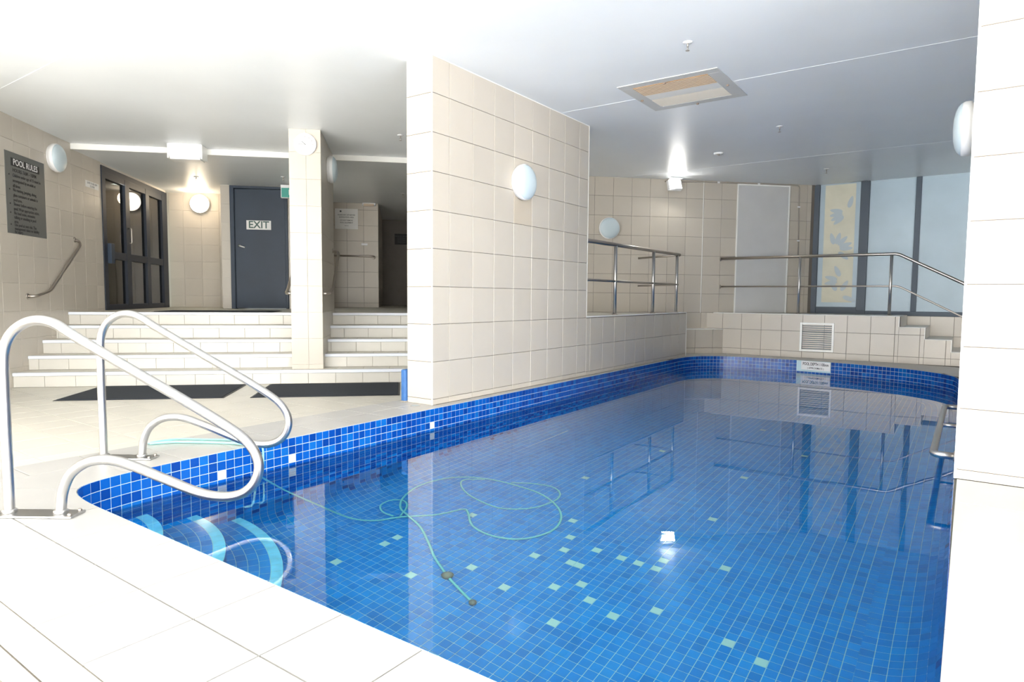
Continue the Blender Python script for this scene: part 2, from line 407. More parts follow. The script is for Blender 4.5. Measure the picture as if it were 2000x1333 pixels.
# three curved entry steps in the near corner, each with a pale blue edge
SCN = Vector((.85, 3.35)); steps = [(.69, -.37), (.955, -.62), (1.21, -.87)]
cvx = hull([ring[i] for i in range(0, NCOL, 2)])
for n_, (R, zt) in enumerate(steps):
    arc = [(SCN.x+R*math.cos(math.radians(a)), SCN.y+R*math.sin(math.radians(a))) for a in range(-88, 30, 3)]
    poly = clip_convex([(.85, 3.9), (.85, 2.0)]+arc if False else [(.86, 3.45)]+arc, cvx)
    me = prism_me(poly, ZB-.01, zt, M['mgrout']); plink('entry_step', me)
    # concentric rings of tiles on the tread, sky-blue on the outer one
    r0 = steps[n_-1][0] if n_ else .25
    j = 0; r1 = R
    while r1 > r0+.008:
        wd = .056 if j == 0 else MP; ra = max(r1-wd, r0); na = max(3, round(math.radians(118)*r1/(MP*1.35)))
        for q in range(na):
            a0, a1 = math.radians(-88+118*q/na), math.radians(-88+118*(q+1)/na)
            cell = [(SCN.x+rr*math.cos(a), SCN.y+rr*math.sin(a)) for rr, a in ((ra, a0), (r1, a0), (r1, a1), (ra, a1))]
            cell = clip_convex(cell, cvx)
            if len(cell) < 3 or abs(area2(cell)) < .0008: continue
            P = [Vector((a, b_, zt)) for a, b_ in cell]; c = sum(P, Vector())/len(P)
            Q = [p+(c-p)*(.0027/max((c-p).length, .006)) for p in P]
            allt.append((Q, Vector((0, 0, 1)), 6 if j == 0 else 7+rnd(), c))
        r1 -= wd; j += 1
    # riser tiles
    zb = steps[n_+1][1] if n_ < 2 else ZB; rows = max(1, round((zt-zb)/MP)); na = round(math.radians(118)*R/MP)
    for q in range(na):
        a0, a1 = math.radians(-88+118*q/na), math.radians(-88+118*(q+1)/na); am = (a0+a1)/2
        A, B = Vector((SCN.x+R*math.cos(a0), SCN.y+R*math.sin(a0))), Vector((SCN.x+R*math.cos(a1), SCN.y+R*math.sin(a1)))
        if len(clip_convex([tuple(A), tuple(B), tuple((A+B)/2+Vector((.001, .001)))], cvx)) < 3: continue
        for k in range(rows):
            za, zb_ = zt-(zt-zb)*k/rows, zt-(zt-zb)*(k+1)/rows
            P = [Vector((A.x, A.y, zb_)), Vector((B.x, B.y, zb_)), Vector((B.x, B.y, za)), Vector((A.x, A.y, za))]
            allt.append(tile_quad(P, Vector((math.cos(am), math.sin(am), 0)), rnd()))
def tri_tile(Q, Nn, mi, c, vs, fs, ms):
    k = len(vs); n = len(Q); vs += [p for p in Q]+[p+Nn*TH for p in Q]
    fs.append(tuple(range(k+n, k+2*n))); ms.append(mi)
    for i in range(n): j = (i+1) % n; fs.append((k+i, k+j, k+n+j, k+n+i)); ms.append(mi)
def score(t):
    Q, Nn, mi, c = t; v = c-CAM; z = v.dot(_f)
    if z < .3: return 0
    x, y = v.dot(_rr)/z*1259+1000, v.dot(_dd)/z*1259+666
    if not (5 < x < 1835 and 5 < y < 1328): return 0
    if c.z < 0 and (CAM+v*(CAM.z/(CAM.z-c.z))).x < 1.15: return 0     # hidden behind the near deck
    a = abs((Q[2]-Q[0]).cross(Q[3]-Q[1]).dot(v.normalized()))/2 if len(Q) > 3 else 0
    return a/z/z if Nn.dot(v) < 0 else 0
sc_ = sorted(range(len(allt)), key=lambda i: -score(allt[i])); best = set(sc_[:300])
vs, fs, ms = [], [], []
for i, t in enumerate(allt):
    if i in best:
        a, b_, c_ = [], [], []; Q, Nn, mi, c = t
        tri_tile([p-c for p in Q], Nn, 0, c, a, b_, c_)
        link('mosaic_tile', pym('mosaic_tile', a, b_, MOS[mi]), pool, PI_ @ Matrix.Translation(c))
    else: tri_tile(*t, vs, fs, ms)
o = plink('mosaic_tiles', pym('mosaic_tiles', vs, fs, MOS, ms)); o['kind'] = 'stuff'
# water
from_ring = [(p[0], p[1]) for p in ring]
ww = pym('water', [(p[0]-NR[i].x*.0, p[1]-NR[i].y*.0, ZW) for i, p in enumerate(from_ring)], [tuple(range(NCOL))], M['water'])
o = link('water', ww); tag(o, 'still clear pool water reflecting the walls and rails', None, None, 'structure')

# ------------------------------------------------------------------ pool deck (raised one step above the hall floor)
X0, Y1, XF, WXn = .615, 3.91, 10.38, 3.822
def outer(i):
    x, y = ring[i]; n = -NR[i]; best_ = 9
    for (px_, a) in ((X0-x, n.x), (Y1-y, n.y), (XF-x, n.x), (.03-y, n.y)):
        if abs(a) > 1e-3 and px_/a > 0: best_ = min(best_, px_/a)
    return (x+n.x*best_, y+n.y*best_)
def make_deck():
    ho = [Vector((p[0], p[1], 0)) for p in ring]
    oo = [Vector(p+(0,)) for p in [(X0, -5.2), (12.2, -5.2), (12.2, Y1), (X0, Y1)]]
    tri = tessellate_polygon([oo, ho[::-1]]); P = oo+ho[::-1]; n = len(P)
    vs = [(p.x, p.y, -.006) for p in P]; fs = []
    for t in tri:
        a, b_, c = [P[i] for i in t]; fs.append(tuple(t) if (b_-a).cross(c-a).z > 0 else tuple(t[::-1]))
    k = len(vs); vs += [(p.x, p.y, -.4) for p in oo]
    for i in range(4): j = (i+1) % 4; fs.append((i, k+i, k+j, j) if False else (j, i, k+i, k+j))
    k = len(vs); vs += [(p.x, p.y, 0) for p in ho]+[(p.x, p.y, -.0065) for p in ho]; 
    return pym('floor_deck', vs, fs, M['dgrout'])
deck = link('floor_deck', make_deck()); deck['kind'] = 'structure'
def poly_tile(parent, poly, z0, z1, m_, name='tile', jt=.005):
    if len(poly) < 3 or abs(area2(poly)) < .004: return
    n = len(poly); c = (sum(p[0] for p in poly)/n, sum(p[1] for p in poly)/n)
    # inset every edge by half a joint
    if area2(poly) < 0: poly = poly[::-1]
    q = list(poly)
    for i in range(n):
        (x0, y0), (x1, y1) = poly[i], poly[(i+1) % n]; L = math.hypot(x1-x0, y1-y0)
        if L < 1e-5: continue
        a, b_ = (y1-y0)/L, -(x1-x0)/L; q = clip(q, a, b_, a*x0+b_*y0-jt/2)
        if len(q) < 3: return
    me = prism_me([(p[0]-c[0], p[1]-c[1]) for p in q], z0, z1, m_, .001)
    link(name, me, parent, Matrix.Translation((c[0], c[1], 0)))
def free_tile(parent, poly, z0, z1, m_, jt=.0035):             # for outlines that are not convex
    n = len(poly); c = (sum(p[0] for p in poly)/n, sum(p[1] for p in poly)/n); q = []
    if area2(poly) < 0: poly = poly[::-1]
    for i in range(n):
        a, b_, d_ = Vector(poly[i-1]), Vector(poly[i]), Vector(poly[(i+1) % n])
        e1, e2 = (b_-a).normalized(), (d_-b_).normalized(); nn_ = Vector((-e1.y-e2.y, e1.x+e2.x)); nn_ = nn_.normalized() if nn_.length > .01 else Vector((-e1.y, e1.x))
        p = b_+nn_*jt*.6; q.append((p.x-c[0], p.y-c[1]))
    link('tile', ext_me(q, z0, z1, m_), parent, Matrix.Translation((c[0], c[1], 0)))
# near side: coping and outer row
ys = [1.984+PT*k for k in range(-16, 5)]
for a, b_ in zip(ys[:-1], ys[1:]):
    b2 = min(b_, 2.893)
    if a >= 2.893: break
    for (xa, xb) in ((X0, .883), (.883, 1.139)):
        if b2 <= .35 and xa > .8:
            pass
        poly_tile(deck, [(xa, a), (xb, a), (xb, b2), (xa, b2)], -.006, 0, M['deck'])
# right of the pool, up to the near pillar
for k in range(6):
    xa, xb = (.883, 1.139) if k < 0 else (1.139+PT*k*1.48, min(1.139+PT*(k+1)*1.48, WXn))
    for j in range(5):
        y1 = .021 if j == 0 else -.30*j; y0 = -.30*(j+1)
        if xb-xa > .05: poly_tile(deck, [(xa, y0), (xb, y0), (xb, y1), (xa, y1)], -.006, 0, M['deck'])
# corner and left side: two rows following the pool curve
def curve_between(x0, x1):
    return [p for p in dense if p[1] > 2.8 and x0+1e-4 < p[0] < x1-1e-4]
leftc = sorted([p for p in dense if p[1] > 2.88 and p[0] < 9.0], key=lambda p: (p[0], p[1]))
def ye(x):
    for a, b_ in zip(leftc[:-1], leftc[1:]):
        if a[0] <= x <= b_[0]: return a[1]+(b_[1]-a[1])*(x-a[0])/max(b_[0]-a[0], 1e-6)
    return 3.45
cor = [p for p in dense if p[1] > 2.893 and p[0] < 1.45]; cor = sorted(cor, key=lambda p: math.atan2(p[1]-2.893, 1.45-p[0]))
c1 = [p for p in cor if p[0] <= 1.20]; c2 = [p for p in cor if p[0] >= 1.19]
free_tile(deck, [(.883, 2.893), (1.139, 2.893)]+c1+[(.883, 3.66)], -.006, 0, M['deck'])
poly_tile(deck, [(X0, 2.893), (.883, 2.893), (.883, 3.27), (X0, 3.27)], -.006, 0, M['deck'])
poly_tile(deck, [(X0, 3.27), (.883, 3.27), (.883, 3.66), (X0, Y1)], -.006, 0, M['deck'])
free_tile(deck, [c1[-1], *c2[1:], (1.45, ye(1.45)), (1.45, 3.66), (.883, 3.66)], -.006, 0, M['deck'])
xs = [1.45+PT*k for k in range(0, 30)]
poly_tile(deck, [(.883, 3.66), (1.147, 3.66), (1.147, Y1), (X0, Y1)], -.006, 0, M['deck'])
xx = [1.147]+xs
for a, b_ in zip(xx[:-1], xx[1:]):
    if b_ < 5: poly_tile(deck, [(a, 3.66), (b_, 3.66), (b_, Y1), (a, Y1)], -.006, 0, M['deck'])
for a, b_ in zip(xs[:-1], xs[1:]):
    top = 3.66 if a < 3.6 else 3.499
    if b_ < 9.0: poly_tile(deck, [(a, ye(a)), (b_, ye(b_)), (b_, top), (a, top)], -.006, 0, M['deck'])
# far side coping, fanning out to the far wall
far = [i for i in range(NCOL) if ring[i][0] > 8.95]
far.sort(key=lambda i: math.atan2(ring[i][1]-1.8, ring[i][0]-7.0))
for a, b_ in zip(far[::7][:-1], far[::7][1:]):
    seg_ = far[far.index(a):far.index(b_)+1]
    def outp(i):
        x, y = ring[i]; n = -NR[i]; t = 9
        if n.x > .02: t = min(t, (XF-x)/n.x)
        if n.y > .02: t = min(t, (3.84-y)/n.y)
        if n.y < -.02: t = min(t, (.03-y)/n.y)
        return (x+n.x*t, y+n.y*t)
    P = [ring[i] for i in seg_]+[outp(b_), outp(a)]
    poly_tile(deck, P, -.006, 0, M['deck'])
# edge of the platform towards the camera: riser tiles and a rounded lip
fr = frame((X0, 0, 0), (0, -1, 0), (0, 0, 1), (-1, 0, 0))
tiles(deck, fr, [(-3.9, 1.4, ZF, -.007)], -1.984, -.30, M['deck'])

# ------------------------------------------------------------------ hall floor, stairs, landing
fl = link('floor_hall', ext_me([(-6.6, -5.2), (X0, -5.2), (X0, Y1), (6.2, Y1), (6.2, 5.4), (3.0, 10.6), (.6, 6.75), (-6.6, 6.75)], ZF-.2, ZF-.006, M['hgrout'])); fl['kind'] = 'structure'
gx, gy, gp = 1.487, 5.25, .3125
for i in range(-5, 16):
    for k in range(-12, 16):
        x0, y0 = gx+i*gp, gy+k*gp
        if x0 < .0 or (x0+gp < .62 and y0 > 2.8) or (x0 < .9 and y0+gp > 2.8 and x0+gp < 1.3 and y0 < 3.4): 
            if not (0 <= x0 and x0+gp <= .93 and .6 < y0 < 2.6): continue
        P = [(x0, y0), (x0+gp, y0), (x0+gp, y0+gp), (x0, y0+gp)]
        if y0 < 3.6: P = clip(P, 1, 0, X0-.007)
        else: P = clip(P, 0, -1, -Y1)
        P = clip(P, S, S, 7.615) if len(P) > 2 else P           # v <= stairs
        P = clip(P, -S, S, -U_L) if len(P) > 2 else P           # u >= left wall
        if len(P) > 2: poly_tile(fl, P, ZF-.006, ZF, M['hall'])
stairs = empty('staircase', mw=HF @ Matrix.Translation((-1.7, 7.615, ZF))); tag(stairs, 'wide five-step tiled staircase with pale nosings rising to the hall landing', 'stairs')
SI = Matrix.Translation((1.7, -7.615, -ZF)); UR = .75
vk = [7.615+.3035*k for k in range(5)]; zk = [ZF+.1556*(k+1) for k in range(5)]; zk[4] = ZU
offs = [0, .10, .19, .02, .13]
for k in range(5):
    v1 = vk[k+1] if k < 4 else 8.88
    st = link('step', boxes_me([(a, b_, vk[k]+.006, v1+.02, (zk[k-1]-.01) if k else ZF, zk[k]-.004) for a, b_ in ([(U_L, UR)] if k == 0 else [(U_L, -1.27), (-.916, UR)])], M['hgrout']), stairs, SI)
    st['label'] = 'tiled step with a pale nosing strip'
    f2 = SI @ frame((0, vk[k]+.006, 0), (1, 0, 0), (0, 0, 1), (0, -1, 0))
    zb = zk[k-1] if k else ZF; flights = [(U_L, UR)] if k == 0 else [(U_L, -1.268), (-.918, UR)]
    st.matrix_basis = SI
    f2 = frame((0, vk[k]+.006, 0), (1, 0, 0), (0, 0, 1), (0, -1, 0))
    for (a, b_) in flights:
        tiles(st, f2, [(a, b_, zb+.003, zk[k]-.034)], U_L+offs[k], -9, M['step'], pv=20, name='riser_tile')
        link('nosing', box_me(a, b_, vk[k]-.012, vk[k]+.05, zk[k]-.032, zk[k]+.002, M['nosing'], .003), st)
        if k < 4: tiles(st, frame((0, 0, zk[k]-.004), (1, 0, 0), (0, 1, 0), (0, 0, 1)), [(a, b_, vk[k]+.052, v1-.001)], U_L+offs[k], -9, M['hall'], pv=20, t=.004, name='tread_tile')
# landing and the upper walkway
P = [H(U_L-.1, 8.88), H(UR, 8.88), H(UR, 7.3), (6.3, 3.62), (9.49, 3.62), (9.49, 4.38), H(2.9, 9.81), H(1.2, 9.81), H(1.2, 16), H(-3.9, 16), H(U_L-.1, 12.6)]
P = [(p[0], p[1]) for p in P]
tri = tessellate_polygon([[Vector((x, y, 0)) for x, y in P]])
ld = link('floor_landing', ext_me(P, ZF-.1, ZU-.002, M['hall'])); ld['kind'] = 'structure'

# ------------------------------------------------------------------ walls
# middle wall between pool and hall, with its long low continuation
WX, WY = 3.826, 3.502; R1 = .8787+5.255*PT                       # height of a bed joint (2.471)
wm = wall('wall_middle', WX+.006, 6.367-.006, WY+.006, 3.777, 0, ZC)
tiles(wm, frame((0, WY+.006, 0), (1, 0, 0), (0, 0, 1), (0, -1, 0)), [(WX, 6.364, .001, ZC)], WX+.2086, R1, M['tile'], swap=lambda i, k: M['stain'] if (i, k) == (3, -3) else None)
tiles(wm, frame((WX+.006, 0, 0), (0, -1, 0), (0, 0, 1), (-1, 0, 0)), [(-3.777, -WY-.004, .001, ZC)], -WY-.004-PT, R1, M['tile'], pu=PT)
tiles(wm, frame((6.361, 0, 0), (0, 1, 0), (0, 0, 1), (1, 0, 0)), [(WY+.003, 3.777, .66, ZC)], WY, R1, M['tile'])
box('corner_trim', wm, WX-.002, WX+.006, WY-.002, WY+.006, .002, ZC-.001, M['trim'])
box('corner_trim', wm, 6.361, 6.369, WY-.002, WY+.006, .66, ZC-.001, M['trim'])
box('corner_trim', wm, WX-.001, 6.367, WY-.004, WY+.004, ZC-.008, ZC-.001, M['trim'])
# rust streaks under the lamp on this wall
def blob(parent, fr_, pts, m_, name='rust_stain'):
    link(name, pym(name, [(x, y, .0066) for x, y in pts], [tuple(range(len(pts)))], m_), parent, fr_)
wl = wall('wall_low', 6.367, 9.484, WY+.006, 3.62, 0, .655)
tiles(wl, frame((0, WY+.006, 0), (1, 0, 0), (0, 0, 1), (0, -1, 0)), [(6.367, 9.487, .001, .655)], WX+.2086, .042, M['tile'])
tiles(wl, frame((9.484, 0, 0), (0, 1, 0), (0, 0, 1), (1, 0, 0)), [(WY+.003, 3.62, .001, .655)], WY, .042, M['tile'])
box('coping', wl, 6.367, 9.492, WY-.002, 3.64, .655, .667, M['trim'], .002)
box('corner_trim', wl, 9.482, 9.493, WY-.002, WY+.006, .002, .655, M['trim'])
# wall at the back of the pool hall, parallel to the stairs
VB, UB0, UB1 = 9.81, 1.2, 6.75
wb = wall('wall_back', UB0, UB1+.3, VB+.006, VB+.2, 0, ZC, fr=HF)
fb = HF @ frame((0, VB+.006, 0), (1, 0, 0), (0, 0, 1), (0, -1, 0))
u9 = 1.95                                                      # left end shown
tiles(wb, fb, [(u9, 6.66, .002, ZC)], 2.95, .650, M['tile'], holes=[(5.335, 6.262, ZU, 2.735)])
box('sealant_joint', wb, 4.752, 4.762, VB-.0015, VB+.006, ZU, ZC, M['trim'], mw=HF)
# ledge at its foot
wg = wall('wall_ledge', 3.55, 5.2, 9.626, VB, 0, .384, fr=HF)
tiles(wg, HF @ frame((0, 9.626, 0), (1, 0, 0), (0, 0, 1), (0, -1, 0)), [(3.55, 5.08, .001, .384)], 2.95+.12, .089, M['tile'])
box('coping', wg, 3.55, 5.08, 9.615, VB, .384, .394, M['trim'], .002, mw=HF)
# stepped wall at the far end of the pool
wf = wall('wall_far', XF+.006, 10.56, .80, 3.49, 0, .645)
wf.data = boxes_me([(XF+.006, 10.56, .80, 3.52, 0, .645), (XF+.006, 10.56, .495, .80, 0, .497), (XF+.006, 10.56, .19, .495, 0, .34), (XF+.006, 10.56, -.12, .19, 0, .18)], M['grout'])
ff = frame((XF+.006, 0, 0), (0, -1, 0), (0, 0, 1), (-1, 0, 0))
tiles(wf, ff, [(-3.495, -.802, .001, .645), (-.80, -.497, .001, .497), (-.495, -.192, .001, .34), (-.19, .12, .001, .18)], -3.235, .095, M['tile'], pu=.2985)
for (a, b_, z) in ((-.80, -3.39, .645), (-.495, -.80, .497), (-.19, -.495, .34), (.12, -.19, .18)):
    box('coping', wf, XF-.002, 10.56, -a, -b_, z, z+.008, M['trim'], .002)
for (y, z0, z1) in ((.80, .505, .653), (.495, .348, .505), (.19, .188, .348)): box('corner_trim', wf, XF-.002, XF+.007, y-.004, y+.004, z0, z1, M['trim'])
# walkway and side stairs behind it
fw = link('floor_walkway', boxes_me([(10.56, 11.74, .80, 3.2, 0, ZU-.003), (10.56, 11.74, .495, .80, 0, .493), (10.56, 11.74, .19, .495, 0, .336), (10.56, 11.74, -.12, .19, 0, .176)], M['step'])); fw['kind'] = 'structure'
# window wall
XW = 11.72
ww_ = wall('wall_window', XW+.006, XW+.3, -5.2, 2.4, 0, .63)
tiles(ww_, frame((XW+.006, 0, 0), (0, -1, 0), (0, 0, 1), (-1, 0, 0)), [(-.80, 1.2, .001, .63)], -.80, .03, M['tile'])
wn = empty('window_1', (XW, 1.2, ZU)); wn['kind'] = 'structure'
WI = Matrix.Translation((-XW, -1.2, -ZU))
box('window_frame', wn, XW-.03, XW+.05, 2.11, 2.245, .63, ZC, M['winf'], .004, mw=WI)
box('window_frame', wn, XW-.03, XW+.05, 1.385, 1.515, .70, ZC, M['winf'], .004, mw=WI)
box('window_frame', wn, XW-.02, XW+.05, 1.385, 2.11, .63, .755, M['winf'], .004, mw=WI)
box('window_frame', wn, XW-.02, XW+.05, -5.1, 1.385, .63, .70, M['winf'], .004, mw=WI)
box('window_frame', wn, XW-.02, XW+.05, .69, .765, .70, ZC, M['winf'], .004, mw=WI)
box('window_frame', wn, XW-.02, XW+.05, -.80, -.73, .70, ZC, M['winf'], .004, mw=WI)
p1 = box('window_pane', wn, XW+.01, XW+.02, 1.515, 2.11, .755, ZC, M['frost'], mw=WI); p1['label'] = 'frosted pane with a pale yellow flower film'
for (a, b_) in ((.765, 1.385), (-.73, .69), (-5.1, -.80)): box('window_pane', wn, XW+.01, XW+.02, a, b_, .70, ZC, M['frost'], mw=WI)
flm = box('flower_film', p1, XW+.008, XW+.0105, 1.585, 2.035, .83, 2.74, M['cream'])
_pn = [0]
def petal(cx, cz, ang, L=.19, W=.036):
    P = []; _pn[0] += 1
    for k in range(18):
        t = 2*PI*k/18; x = L/2*math.cos(t)+L/2+.03; y = W*math.sin(t)*(1-.25*math.cos(t)); a = math.radians(ang)
        P.append((XW+.0074-_pn[0]*.0004, cx-(x*math.cos(a)-y*math.sin(a)), cz+x*math.sin(a)+y*math.cos(a)))
    link('petal', pym('petal', P, [tuple(range(17, -1, -1))], M['petal']), p1)
for (fy, fz, angs) in ((1.70, 2.28, (75, 168, 188, 205, 222)), (1.86, 1.70, (-40, 20, 2, 48, 75, 105)), (1.74, 1.18, (115, 165, 190)), (1.78, .95, (60, 120, -20))):
    for a in angs: petal(fy-.04*math.cos(math.radians(a)), fz+.05*math.sin(math.radians(a)), a)
box('window_frame', wn, XW-.02, XW+.006, 2.245, 2.29, .65, ZC, M['trim'], mw=WI)
# short return of tiled wall between back wall and window
# right wall (near pillar face fills the right edge of the picture)
wr = wall('wall_right', WX+.006, 9.0, -.26, .024, 0, ZC)
tiles(wr, frame((WX+.006, 0, 0), (0, -1, 0), (0, 0, 1), (-1, 0, 0)), [(-.03, .26, .001, ZC)], -.03, R1, M['tile'], pu=PT)
tiles(wr, frame((0, .024, 0), (-1, 0, 0), (0, 0, 1), (0, 1, 0)), [(-9.0, -WX, .001, ZC)], -WX-.2086, R1, M['tile'])
box('corner_trim', wr, WX-.002, WX+.008, .022, .032, .002, ZC-.001, M['trim'])
# left hall wall
wL = wall('wall_left', U_L-.2, U_L-.006, 5.35, 9.84, ZF-.1, ZC, fr=HF)
wL.data = boxes_me([(U_L-.2, U_L-.006, 5.35, 9.84, ZF-.1, ZC), (U_L-.2, U_L-.006, 9.84, 12.33, 2.655, ZC)], M['lgrout'])
for v in wL.data.vertices: v.co = HF @ v.co
fL = HF @ frame((U_L-.006, 0, 0), (0, 1, 0), (0, 0, 1), (1, 0, 0))
tiles(wL, fL, [(5.4, 9.835, ZF, ZC)], 7.503, .078, M['tile'], j=.002)
# pillar on the stairs
pl_ = wall('pillar_stairs', -1.262, -.924, 7.746, 9.06, ZF+.1556, ZC, 'lgrout', fr=HF)
tiles(pl_, HF @ frame((0, 7.746, 0), (1, 0, 0), (0, 0, 1), (0, -1, 0)), [(-1.268, -.918, zk[0], ZC)], -1.40, .078, M['tile'], j=.0015, pu=.32)
tiles(pl_, HF @ frame((-.924, 0, 0), (0, 1, 0), (0, 0, 1), (1, 0, 0)), [(7.74, 9.06, zk[0], ZC)], 7.74, .078, M['tile'], j=.002)
tiles(pl_, HF @ frame((-1.262, 0, 0), (0, -1, 0), (0, 0, 1), (-1, 0, 0)), [(-9.06, -7.74, zk[0], ZC)], -7.74, .078, M['tile'], j=.002)
# hall end walls
w1 = wall('wall_hall_end', U_L-.2, -2.95, 12.456, 12.7, ZU, ZC, 'lgrout', fr=HF)
tiles(w1, HF @ frame((0, 12.456, 0), (1, 0, 0), (0, 0, 1), (0, -1, 0)), [(U_L, -2.95, ZU, ZL)], -3.56, ZU+.21, M['tile'], j=.003)
w2 = wall('wall_door', -2.957, -1.35, 11.406, 11.6, ZU, ZC, 'lgrout', fr=HF)
w2.data = boxes_me([(-2.957, -2.81, 11.406, 12.46, ZU, ZC), (-1.90, -1.35, 11.406, 13.1, ZU, ZC), (-2.81, -1.90, 11.406, 11.6, 2.68, ZC)], M['lgrout'])
for v in w2.data.vertices: v.co = HF @ v.co
tiles(w2, HF @ frame((0, 11.406, 0), (1, 0, 0), (0, 0, 1), (0, -1, 0)), [(-2.957, -2.815, ZU, ZL), (-1.895, -1.35, ZU, ZL)], -2.957, ZU+.21, M['tile'], j=.003)
w3 = wall('wall_notice', -1.36, -.47, 13.106, 13.3, ZU, ZC, fr=HF)
w3.data = boxes_me([(-1.40, -.48, 13.106, 15.9, ZU, ZC)], M['grout'])
for v in w3.data.vertices: v.co = HF @ v.co
tiles(w3, HF @ frame((0, 13.106, 0), (1, 0, 0), (0, 0, 1), (0, -1, 0)), [(-1.36, -.475, ZU, ZL)], -1.075, ZU+.09, M['tile'], pu=.32)
tiles(w3, HF @ frame((-.48, 0, 0), (0, 1, 0), (0, 0, 1), (1, 0, 0)), [(13.10, 15.75, ZU, ZL)], 13.1, ZU+.09, M['tile'])
w4 = wall('wall_corridor_end', -.5, 1.3, 15.8, 16, ZU, ZC, 'dark', fr=HF)
w5 = wall('wall_corridor_side', 1.2, 1.4, 9.81, 16, ZU, ZC, 'tile', fr=HF)
# walls outside the picture that close the room
w6 = wall('wall_rear', -6.6, -6.45, -5.3, 6.9, ZF, .15, 'tile')
w6.data = boxes_me([(-6.6, -6.45, -5.3, 6.9, ZF-.1, .16), (-6.6, -6.45, -5.3, 6.9, 2.66, ZC)], M['tile'])
rw = empty('window_2', (-6.47, 0, .16)); rw['kind'] = 'structure'
for k in range(9):
    y = -5.0+k*1.45
    box('window_frame', rw, -.03, .02, y-.03, y+.03, 0, 2.50, M['winf'])
w7 = wall('wall_side', -6.6, 12.2, -5.3, -5.08, ZF-.1, ZC, 'tile')
w8 = wall('wall_near_left', -6.6, .95, 6.72, 6.9, ZF-.1, ZC, 'tile')

# ------------------------------------------------------------------ ceilings
ce = link('ceiling', boxes_me([(-6.6, 12.2, -5.3, 14, ZC, ZC+.2)], M['ceil'])); ce['kind'] = 'structure'
ce2 = link('ceiling_hall', boxes_me([(U_L-.2, 1.25, 9.05, 16.1, ZL, ZC-.0005)], M['ceil']), None, HF); ce2['kind'] = 'structure'
tr_ = link('trim_1', boxes_me([(U_L, -1.265, 9.03, 9.052, ZL-.003, ZC), (-.921, 1.25, 9.03, 9.052, ZL-.003, ZC)], M['trim']), None, HF); tr_['kind'] = 'structure'
# plaster seams of the ceiling
for x_, y0_, y1_ in ((5.775, -5, 3.49), (9.33, -5, 4.45), (2.23, -5, 7.6)):
    sm = link('ceiling_seam', box_me(x_-.016, x_+.016, y0_, y1_, ZC-.002, ZC, M['ceil'], .001), ce)

# ------------------------------------------------------------------ doors and glazed screen
d1 = empty('door_1', mw=HF @ Matrix.Translation((-2.36, 11.40, ZU))); d1['kind'] = 'structure'; d1['label'] = 'blue-grey exit door with white EXIT plate'
box('door_frame', d1, -.45, -.385, -.03, .12, 0, 2.03, M['navy'], .004)
box('door_frame', d1, .42, .462, -.03, .12, 0, 2.03, M['navy'], .004)
box('door_frame', d1, -.385, .42, -.03, .12, 1.985, 2.03, M['navy'], .004)
leaf = box('door_leaf', d1, -.378, .415, .012, .05, .01, 1.98, M['navy'], .003)
hd = link('door_handle', lathe_me([(.022, 0), (.022, .012), (.01, .014), (.01, .045)], M['chrome'], 20), leaf, Matrix.Translation((-.318, .012, 1.045)) @ Matrix.Rotation(PI/2, 4, 'X'))
tube('lever', leaf, [(-.318, -.032, 1.045), (-.27, -.034, 1.03), (-.225, -.03, 1.015)], .011, M['white'], 10)
ep = box('exit_plate', d1, -.2, .19, .006, .0125, 1.318, 1.468, M['paper'], .001)
text('lettering', ep, 'EXIT', .165, M['greenink'], bold=.02, mw=frame((-.005, .006, 1.393), (1, 0, 0), (0, 0, 1), (0, -1, 0)), sx=.97, ext=.001)
# pale panel door in the back wall
d3 = empty('door_3', mw=HF @ Matrix.Translation((5.8, VB, ZU))); d3['kind'] = 'structure'; d3['label'] = 'pale grey flush panel door with white frame'
box('door_leaf', d3, -.445, .445, -.004, .03, .004, 2.06, M['door'])
for (a, b_, z0, z1) in ((-.465, -.445, 0, 2.085), (.445, .465, 0, 2.085), (-.445, .445, 2.06, 2.085)): box('door_frame', d3, a, b_, -.014, .03, z0, z1, M['trim'], .002)
# glazed doors in the left wall
d2 = empty('door_2', mw=HF @ Matrix.Translation((U_L, 11.08, ZU))); d2['kind'] = 'structure'; d2['label'] = 'dark framed glazed doors with three tall panes'
fd = [(-1.24, -1.13, 0, 2.005), (-.485, -.33, .05, 1.93), (.30, .44, .05, 1.93), (1.02, 1.25, 0, 2.005)]
for (a, b_, z0, z1) in fd: box('door_stile', d2, -.07, .012, a, b_, z0, z1, M['navyf'], .004)
box('door_rail', d2, -.07, .010, -1.24, 1.25, 1.93, 2.005, M['navyf'], .004)
box('door_rail', d2, -.065, .008, -1.14, 1.03, 1.84, 1.935, M['navyf'], .004)
box('door_rail', d2, -.065, .008, -1.14, 1.03, 0, .08, M['navyf'], .004)
for (a, b_) in ((-1.13, -.485), (-.33, .30), (.44, 1.02)):
    box('door_rail', d2, -.06, .006, a, b_, .73, .835, M['navyf'], .003)
    for (z0, z1) in ((.08, .73), (.835, 1.84)): box('glass_pane', d2, -.032, -.026, a, b_, z0, z1, M['glass'])
box('lock_box', d2, .0, .06, -1.13, -1.02, .66, .94, M['navy'], .004)
tube('pull_handle', d2, corner([(.005, -.40, 1.0), (.05, -.40, 1.0), (.05, -.40, 1.22), (.005, -.40, 1.22)], .02), .009, M['chrome2'], 8)
dr = wall('wall_lobby', U_L-2.4, U_L-.21, 9.2, 13, ZU, ZC, 'darkroom', fr=HF)
dr.data = boxes_me([(U_L-2.4, U_L-2.3, 9.2, 13, ZU-.1, ZC), (U_L-2.4, U_L-.2, 9.2, 9.3, ZU-.1, ZC), (U_L-2.4, U_L-.2, 12.9, 13, ZU-.1, ZC), (U_L-2.4, U_L-.07, 9.2, 13, ZU-.1, ZU-.005)], M['darkroom'])
for v in dr.data.vertices: v.co = HF @ v.co

